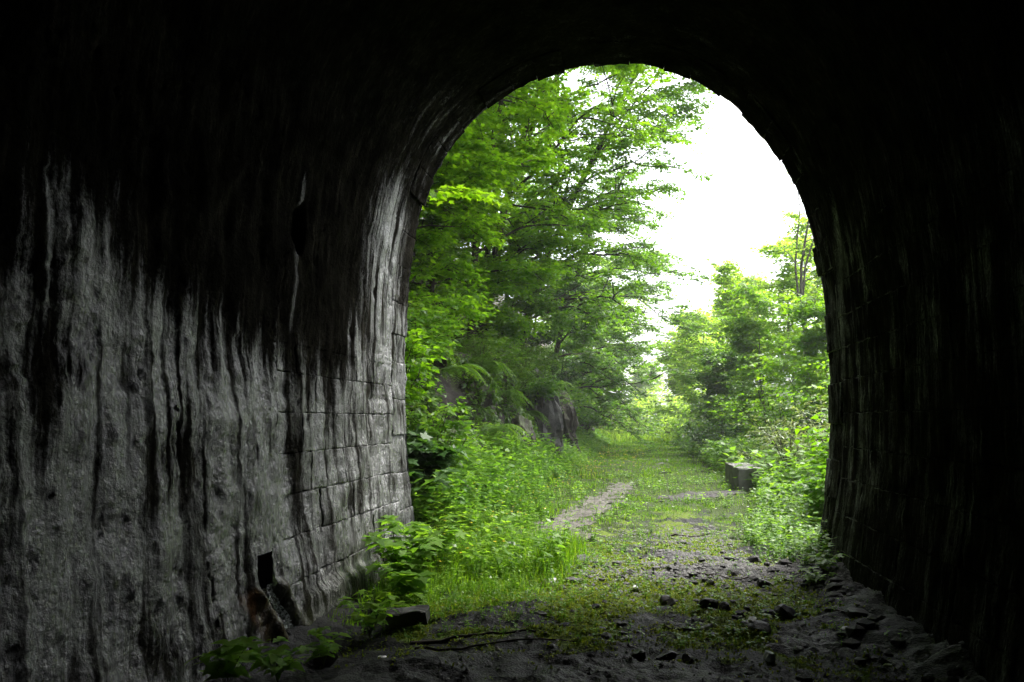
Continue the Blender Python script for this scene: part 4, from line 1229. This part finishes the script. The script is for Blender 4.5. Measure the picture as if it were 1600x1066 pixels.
# single plants that stand out in the tunnel
def leafy_plant(name, label, cat, base, H, nst, seed, kind, size, mat, spread=.5, pairs=5, group=None, tint=.6):
    rg2 = np.random.default_rng(seed)
    root = empty(name, base, label, cat, group)
    sm = MB()
    for i in range(nst):
        az = i * 2.4 + rg2.uniform(-.4, .4)
        h = H * rg2.uniform(.65, 1.1)
        u = np.linspace(0, 1, 6)
        lean = spread * rg2.uniform(.4, 1.1) * (i > 0)
        P = np.stack([np.cos(az) * lean * h * u ** 1.6, np.sin(az) * lean * h * u ** 1.6, h * u * (1 - .15 * u * lean) - .02], 1)
        tube(sm, P, .006 * (1 - .7 * u) * max(.6, H * 2), 4, .35)
        lm = MB()
        for k in range(pairs):
            uu = .3 + .7 * (k + 1) / pairs
            c = np.array([np.interp(uu, u, P[:, q]) for q in range(3)])
            nl = 2 if k < pairs - 1 else 4
            a = az + k * 1.57 + np.arange(nl) * 6.283 / nl + rg2.normal(0, .25, nl)
            add_leaves(lm, np.tile(c, (nl, 1)), np.stack([np.cos(a), np.sin(a), rg2.uniform(-.25, .35, nl)], 1), np.tile([0, 0, 1.], (nl, 1)) + rg2.normal(0, .15, (nl, 3)),
                       size * (1.05 - .35 * abs(uu - .6)) * rg2.uniform(.8, 1.15, nl), kind, np.clip(tint + rg2.normal(0, .12, nl), 0, 1), .18, .22)
        lm.obj('leaf_shoot', mat, root)
    sm.obj('stems', M_STALK, root, True)['kind'] = 'stuff'
    return root
GP = 'leafy plants inside the tunnel'
for a in [
    ('leafy_herb', 'broad-leaved green herb at the bottom edge, leftmost under the grey wall', 'plant', (-2.42, 4.95, -.02), .34, 7, 401, 'nettle', .14, M_BRIGHT, .75, 4, GP, .55),
    ('leafy_herb', 'low leafy herb right of the bottom left plant, below the drain runnel', 'plant', (-2.28, 5.35, -.06), .26, 8, 402, 'nettle', .11, M_BRIGHT, .9, 4, GP, .5),
    ('leafy_herb', 'small upright herb just in front of the drain runnel', 'plant', (-2.12, 5.75, -.06), .24, 6, 403, 'ovate', .09, M_BRIGHT, .8, 4, GP, .5),
    ('leafy_herb', 'sparse herb in the dark corner right of the runnel', 'plant', (-2.05, 6.55, -.06), .30, 7, 404, 'ovate', .10, M_BRIGHT, .9, 4, GP, .6),
    ('leafy_herb', 'thin herb standing behind the flat dark slab', 'plant', (-2.0, 7.0, -.06), .30, 6, 405, 'ovate', .09, M_BRIGHT, .8, 5, GP, .65),
    ('large_leaved_plant', 'big clump of broad lobed leaves against the foot of the left wall', 'plant', (-2.30, 8.35, -.05), .66, 9, 406, 'maple', .19, M_HERB, .75, 5, GP, .72),
    ('large_leaved_plant', 'second broad-leaved clump nearer the portal corner', 'plant', (-2.25, 9.05, -.02), .60, 9, 407, 'maple', .18, M_HERB, .75, 5, GP, .8),
    ('large_leaved_plant', 'front clump of drooping broad leaves behind the dark slab', 'plant', (-2.05, 7.75, -.05), .46, 8, 408, 'maple', .17, M_HERB, .9, 4, GP, .7),
    ('leafy_herb', 'bright green herb rooted at the foot of the right jamb', 'plant', gpos(1.82, 8.95, -.02), .24, 9, 409, 'nettle', .085, M_HERB, 1.0, 4, GP, .85),
    ('leafy_herb', 'small bright herb a step in front of the right jamb herb', 'plant', gpos(1.66, 8.62, -.02), .17, 8, 410, 'nettle', .075, M_HERB, 1.1, 4, GP, .85),
    ('butterbur_plant', 'dark plant with big hanging leaves at the outer corner of the left jamb', 'plant', (-2.95, 10.95, .28), .75, 8, 411, 'maple', .26, M_DARKLEAF, .9, 4, None, .75),
]:
    leafy_plant(*a)
# lit maple spray that hangs into the arch by the left springing
def maple_twig():
    root = empty('maple_branch', (-3.2, 12.6, 5.05), 'bright yellow-green maple branch tip reaching out beside the left arch springing', 'branch')
    mb, lv = MB(), MB()
    r2 = np.random.default_rng(501)
    P = np.array([(-1.6, .9, -.75), (-.7, .4, -.12), (0, 0, .05), (.5, -.1, .03), (.95, -.15, -.06)])
    tube(mb, P, [.016, .012, .009, .006, .003], 5)
    u = np.linspace(0.35, 1, 17)
    tp = np.stack([np.interp(u, np.linspace(0, 1, 5), P[:, k]) for k in range(3)], 1)
    a = np.where(np.arange(17) % 2 == 0, .75, -.75) + r2.normal(0, .25, 17)
    td = np.stack([np.cos(a), np.sin(a), r2.uniform(-.15, .1, 17)], 1) * r2.uniform(.25, .5, 17)[:, None]
    for q in range(17):
        tube(mb, [tp[q], tp[q] + td[q]], [.004, .002], 3)
    leaf_spray(lv, tp, td, .06, .15, 'maple', r2, .75, 7, tilt=.25)
    mb.obj('twig', M_BARK, root, True)
    lv.obj('foliage', M_BRIGHT, root)['kind'] = 'stuff'
maple_twig()

# ------------------------------------------------------------------ rocks, block, stones, litter
def rock_mesh(name, dims, seed, mat, n=2, cut=5, jag=.16):
    """an angular stone: subdivided block with planes knocked off"""
    import bmesh
    bm = bmesh.new()
    bmesh.ops.create_icosphere(bm, subdivisions=n, radius=1)
    r = np.random.default_rng(seed)
    V = np.array([v.co[:] for v in bm.verts])
    V = np.sign(V) * np.abs(V) ** .72
    for _ in range(cut):
        nrm = unit(r.normal(0, 1, 3)); d = r.uniform(.55, .85)
        k = V @ nrm
        V = V - np.outer(np.clip(k - d, 0, None), nrm)
    V = V * np.array(dims) * .62
    sc = max(dims)
    W = V * (1.6 / min(sc, .62)) if sc < 1 else V * 1.9
    nrm = unit(V)
    V = V + nrm * (jag * min(sc, 1.0) * .5 * fbm(W[:, 0] + seed, W[:, 1], W[:, 2], seed=seed, octv=3))[:, None]
    if sc > .75:                                    # strata: ledges that step in and out
        _, e_, r_ = cells(W[:, 2] * .9 + W[:, 0] * .5, W[:, 1] * .8 - W[:, 0] * .4, seed=seed)
        V = V + nrm * ((r_ - .5) * .3 * min(sc, 1.2) - .10 * sstep(.12, 0, e_))[:, None]
    for v, c in zip(bm.verts, V):
        v.co = c
    me = bpy.data.meshes.new(name)
    bm.to_mesh(me); bm.free()
    me.materials.append(mat)
    return me

def outcrop(label, loc, dims, seed, rot, mat=M_ROCK):
    o = bpy.data.objects.new('rock_outcrop', rock_mesh('rock_outcrop', dims, seed, mat, 4, 16, .22))
    o.location = loc; o.rotation_euler = rot
    tag(link(o), label, 'rock', 'rock outcrops of the cutting')
outcrop('tall grey leaning rock outcrop with a pale wet face beside the track', (-3.12, 28.8, 1.7), (1.3, 2.0, 3.3), 601, (0.0, -.30, .25), M_ROCK_GREY)
outcrop('jagged brown foot of the tall grey outcrop, dark cracks in it', (-2.90, 28.0, .7), (.8, 1.4, 1.3), 602, (0.1, .1, .4))
outcrop('narrow dark brown outcrop further along the slope', (-2.70, 33.3, 1.3), (.7, 1.1, 2.7), 603, (0, -.2, .1))
outcrop('mossy rounded rock left of the grey outcrop near the verge', (-3.2, 24.0, .9), (.8, 1.5, 1.3), 605, (.1, -.2, .2))

# concrete block at the trackside: slab top on a chipped body
import bmesh
def box_obj(name, cx, cy, cz, sx, sy, sz, mat, parent=None, bev=.02, seed=0, rough=.012, sub=6):
    bm = bmesh.new()
    bmesh.ops.create_cube(bm, size=1)
    bmesh.ops.bevel(bm, geom=bm.edges[:], offset=min(.2, bev / max(sx, sy, sz)), segments=2, affect='EDGES')
    bmesh.ops.subdivide_edges(bm, edges=bm.edges[:], cuts=sub, use_grid_fill=True)
    for v in bm.verts:
        p = np.array(v.co[:]) * (sx, sy, sz)
        q = rough * np.array([float(noise(p[0] * 7 + k * 9, p[1] * 7, p[2] * 7, seed=seed + k)) for k in range(3)])
        v.co = p + q
    me = bpy.data.meshes.new(name); bm.to_mesh(me); bm.free(); me.materials.append(mat)
    o = bpy.data.objects.new(name, me); o.location = (cx, cy, cz)
    return link(o, parent)
blk = box_obj('concrete_block', 2.54, 21.08, float(ground_z(np.array([2.6]), np.array([21.1]))[0]) + .21, .56, 2.7, .56, M_CONC, None, .03, 3, .014, 15)
for v_ in blk.data.vertices:                       # the near corner is broken off
    p_ = v_.co
    k_ = max(0, .42 * (p_.x / .26) * -1 + .9 * (p_.z / .28) - 1.5 * ((p_.y + 1.35) / .5) - .72)
    v_.co = p_ + Vector((.012, .02, -.02)) * min(k_, 1.0) * (1 + .5 * noise(p_.x * 9, p_.y * 9, p_.z * 9, seed=4))
blk.rotation_euler = (0, 0, math.radians(0.6))
tag(blk, 'long low grey weathered concrete block with a chipped front corner at the right trackside', 'concrete block')

def stone(label, x, y, sx, sy, sz, seed, mat=M_STONE_DARK, name='stone', group=None, cat='stone', rz=None, sink=.3):
    o = bpy.data.objects.new(name, rock_mesh(name, (sx, sy, sz), seed, mat, 2, 6))
    o.location = gpos(x, y, sz * (.5 - sink))
    o.rotation_euler = (0, 0, seed * 1.7 if rz is None else rz)
    return tag(link(o), label, cat, group)
GS = 'larger stones on the tunnel floor'
stone('biggest dark stone on the right of the floor, near the right wall', 1.20, 7.45, .17, .15, .15, 701, group=GS)
stone('dark flat stone with a pale top just left of the biggest stone', .88, 6.85, .20, .14, .11, 702, group=GS)
stone('pale flat chip lying on the dark flat stone', .86, 6.80, .12, .05, .025, 703, M_STONE_PALE, group=GS, sink=-3.0)
stone('square dark stone left of centre in the mossy patch, one of two', .60, 7.62, .14, .10, .10, 704, group=GS)
stone('smaller neighbour of the square dark stone in the mossy patch', .73, 7.55, .09, .08, .08, 705, group=GS)
stone('upright dark stone at the grass edge in front of the right verge', 1.30, 9.85, .15, .12, .15, 706, group=GS)
stone('small stone left of the upright stone at the grass edge', 1.05, 9.95, .11, .09, .09, 707, group=GS)
stone('dark lump in the gravel in front of the right jamb herb', 1.22, 8.75, .18, .14, .10, 708, group=GS)
stone('leftmost of three black lumps on the smooth mud at the bottom', 0.0, 6.10, .10, .08, .07, 709, group=GS)
stone('middle of three black lumps on the smooth mud at the bottom', .19, 6.06, .13, .07, .05, 710, group=GS)
stone('rightmost pointed lump of three on the smooth mud', .33, 6.03, .08, .05, .06, 711, group=GS)
stone('dark stone at the left edge of the gravel by the grass', -.62, 9.75, .17, .12, .09, 712, group=GS)
stone('stone half sunk in mud by the rust-stained runnel', -2.2, 5.95, .22, .16, .14, 713, group=GS)
stone('pale flat gravel lump, whitest on the left gravel edge', -.86, 8.62, .17, .10, .05, 714, M_STONE_PALE, group=GS)
stone('pale lump right of the whitest gravel lump', -.62, 8.55, .15, .09, .06, 715, M_STONE_GREY, group=GS)
stone('mossy dark lump in the middle of the floor', .25, 7.9, .10, .09, .08, 716, group=GS)
stone('stone against the foot of the right wall in shadow', 1.75, 7.3, .16, .13, .10, 717, group=GS)
sl = box_obj('stone_slab', -1.80, 6.72, .05, .34, .22, .085, M_STONE_DARK, None, .015, 21, .03, 4)
sl.rotation_euler = (0.05, -.06, .12)
tag(sl, 'flat dark stone slab lying in the shade at the edge of the green corner', 'stone slab')
lg = empty('fallen_log', (-2.85, 14.3, .45), 'short weathered log lying among the herbs on the left bank', 'log')
lm = MB()
tube(lm, [(-.45, .15, .06), (-.2, .05, .1), (.1, 0, .07), (.42, -.1, .0)], [.085, .10, .095, .08], 9)
lm.obj('log_body', M_WOOD, lg, True)
for p, s in (((-.45, .15, .06), -1), ((.42, -.1, 0), 1)):
    cm = MB(); a = np.linspace(0, 6.283, 9, endpoint=False)
    tube(cm, [np.array(p) - [s * .004, 0, 0], np.array(p) + [s * .006, 0, 0]], [.08, .055], 9)
    cm.obj('log_end', M_WOOD, lg)
# ballast chunks: counted ones, alike
meshes = [rock_mesh('ballast_stone', (1, 1, .75), 800 + i, m, 1, 5) for i, m in enumerate([M_STONE_DARK] * 5 + [M_STONE_GREY] * 4)]
x, y = sample(5000, -1.3, 1.9, 5.7, 11.8, lambda x, y: .05 + .5 * np.exp(-((y - 9.2) / .75) ** 2) * sstep(-1.1, -.5, x) + .25 * np.exp(-((y - 7.6) / .7) ** 2 - ((x - .5) / .7) ** 2)
              + .35 * np.exp(-((x - .75) / .5) ** 2) * sstep(9.5, 10.5, y))
x, y = x[:170], y[:170]
z = ground_z(x, y)
for i in range(len(x)):
    s = rg.uniform(.035, .085)
    o = bpy.data.objects.new('ballast_stone', meshes[rg.integers(0, 9)])
    o.location = (x[i], y[i], z[i] + s * .12); o.scale = (s * rg.uniform(.8, 1.3), s, s * rg.uniform(.6, 1)); o.rotation_euler = (0, 0, rg.uniform(0, 6.28))
    tag(link(o), 'small dark ballast stone lying in the mud and gravel of the tunnel mouth', 'stone', 'small ballast stones')
for i in range(34):
    yy = rg.uniform(5.3, 9.6); s = rg.uniform(.05, .13)
    xx = 1.86 - abs(rg.normal(0, .16))
    o = bpy.data.objects.new('ballast_stone', meshes[rg.integers(0, 5)])
    o.location = (xx, yy, float(ground_z(np.array([xx]), np.array([yy]))[0]) + s * .1); o.scale = (s * rg.uniform(.8, 1.4), s, s * rg.uniform(.5, 1)); o.rotation_euler = (0, 0, rg.uniform(0, 6.28))
    tag(link(o), 'dark stone lying along the foot of the right wall in deep shadow', 'stone', 'stones along the foot of the right wall')
# finer gravel, uncounted
gv = MB()
x, y = sample(70000, -1.4, 2.2, 5.2, 13.5, lambda x, y: .04 + .55 * np.exp(-((y - 9.25) / .8) ** 2) * sstep(-1.2, -.5, x) + .3 * np.exp(-((x - .75) / .55) ** 2) * sstep(9.5, 10.5, y) * sstep(14, 11.5, y))
x, y = x[:16000], y[:16000]
n = len(x)
oct_ = np.array([(1, 0, 0), (0, 1, 0), (-1, 0, 0), (0, -1, 0), (0, 0, .7)])
sz = rg.uniform(.006, .026, n)
ro = rg.uniform(0, 6.28, n)
pts = oct_[None] * sz[:, None, None] * rg.uniform(.6, 1.3, (n, 5, 1))
c_, s_ = np.cos(ro)[:, None], np.sin(ro)[:, None]
pts = np.stack([pts[..., 0] * c_ - pts[..., 1] * s_, pts[..., 0] * s_ + pts[..., 1] * c_, pts[..., 2]], -1) + np.stack([x, y, ground_z(x, y)], 1)[:, None]
k = np.arange(n)[:, None] * 5
gv.add(pts.reshape(-1, 3), (k[:, None] + np.array([[0, 1, 4], [1, 2, 4], [2, 3, 4], [3, 0, 4]])[None]).reshape(-1, 3), .5)
tag(gv.obj('gravel', M_STONE_GREY), kind='stuff')
# white scraps and pale chips
def scrap(label, x, y, s, seed, mat=M_PAPER, name='paper_scrap', cat='litter', flat=.35):
    o = bpy.data.objects.new(name, rock_mesh(name, (s, s * .8, s * flat), seed, mat, 2, 7, .5))
    o.location = gpos(x, y, s * flat * .25); o.rotation_euler = (.2, .1, seed)
    tag(link(o), label, cat, 'pale scraps on the floor')
scrap('crumpled white paper scrap, largest pale thing near the bottom right', .86, 6.02, .085, 901, flat=.8)
scrap('flat pale chip in front of the square dark stones', .52, 6.85, .09, 902, M_STONE_PALE, 'pale_chip', 'chip')
scrap('pale chip on the mud near the foot of the right wall', 1.55, 6.9, .08, 903, M_STONE_PALE, 'pale_chip', 'chip', .2)
scrap('tiny white scrap in the gravel left of centre', -.02, 8.35, .05, 904)
scrap('pale chip right of the flat dark stone', 1.13, 6.45, .06, 905, M_STONE_PALE, 'pale_chip', 'chip')
scrap('white scrap beside the dark lump by the right herb', 1.02, 8.45, .07, 906)
scrap('bluish white scrap in the gutter below the runnel', -1.75, 5.9, .07, 907)
scrap('pale chip in shadow at lower right', 1.62, 6.05, .06, 908, M_STONE_PALE, 'pale_chip', 'chip', .25)
for i, (x, y, s) in enumerate([(.82, 26, .4), (.86, 28.5, .45), (.80, 31, .4), (.95, 34, .45)]):
    scrap(['nearest pale stone in the row on the far track', 'second pale stone in the row on the far track', 'third pale stone in the row on the far track',
           'farthest pale stone in the row on the far track'][i], x, y, s, 920 + i, M_STONE_GREY, 'flat_stone', 'stone', .12)
# sticks
def stick(label, pts, r):
    mb = MB()
    P = np.array(pts, float)
    u = np.linspace(0, len(P) - 1, 14)
    Q = np.stack([np.interp(u, np.arange(len(P)), P[:, k]) for k in range(2)], 1)
    Q = Q + .012 * np.stack([noise(u * 2, r * 900, seed=k) for k in range(2)], 1)
    z = ground_z(Q[:, 0], Q[:, 1]) + r * .8 + .012 * np.abs(noise(u * 1.3, 3.0, seed=5))
    tube(mb, np.column_stack([Q, z]), r * (1 - .6 * u / u[-1]), 6)
    o = mb.obj('stick', M_WOOD, None, True)
    tag(o, label, 'stick', 'sticks on the ground')
stick('curved dark stick lying on the moss left of the smooth mud', [(-1.62, 6.15), (-1.35, 6.32), (-1.12, 6.45), (-.75, 6.5)], .016)
stick('straight thin stick in the mud below the green corner', [(-1.55, 6.0), (-1.2, 6.05), (-.9, 6.25), (-.45, 6.28)], .011)
stick('thin stick lying across the bare track just outside the mouth', [(.42, 12.0), (.75, 12.1), (1.05, 12.35)], .014)
stick('bent stick lying on the smooth mud right of the moss', [(.2, 6.95), (.36, 6.82), (.62, 6.88)], .012)
stick('slender twig at the foot of the right wall', [(1.6, 7.5), (1.72, 7.3), (1.95, 7.22)], .007)
stick('stick lying in the gravel in front of the right verge', [(.6, 9.0), (.9, 8.92), (1.25, 9.0)], .011)

# water trickling down the runnel into the gutter
wv = []
us = np.linspace(0, 1, 40); ws = np.linspace(-1, 1, 7)
for u in us:
    z = .40 - u * .50
    yc = 6.10 + (.36 - z) * .85
    for w in ws:
        yy = yc + w * (.045 + .05 * u)
        S = s_of_z(z, -1)
        V, A = lining_points(np.array([S]), np.array([yy]), 0.0)
        wv.append(V[0] + np.array([.035 + .02 * float(noise(u * 22, w * 2.0, seed=7)), 0, 0]))
me = new_mesh('water', np.array(wv), [grid_faces(40, 7)], [M_WATER], None, True)
tag(link(bpy.data.objects.new('water', me)), kind='structure')

# ------------------------------------------------------------------ damp air between the trees
m, nt, out = mat_new('air')
v = nt.nodes.new('ShaderNodeVolumePrincipled')
v.inputs['Density'].default_value = 0.0010
v.inputs['Color'].default_value = (.95, .97, 1, 1)
nt.links.new(v.outputs[0], out.inputs['Volume'])
hb = MB()
hb.add([(x, y, z) for z in (-2, 75) for x, y in ((-170, -62), (170, -62), (170, 920), (-170, 920))], [(3, 2, 1, 0), (4, 5, 6, 7), (0, 1, 5, 4), (1, 2, 6, 5), (2, 3, 7, 6), (3, 0, 4, 7)])
tag(hb.obj('haze', m), kind='stuff')

print('TRIS', sum(len(o.data.loops) - 2 * len(o.data.polygons) for o in scene.objects if o.type == 'MESH'))
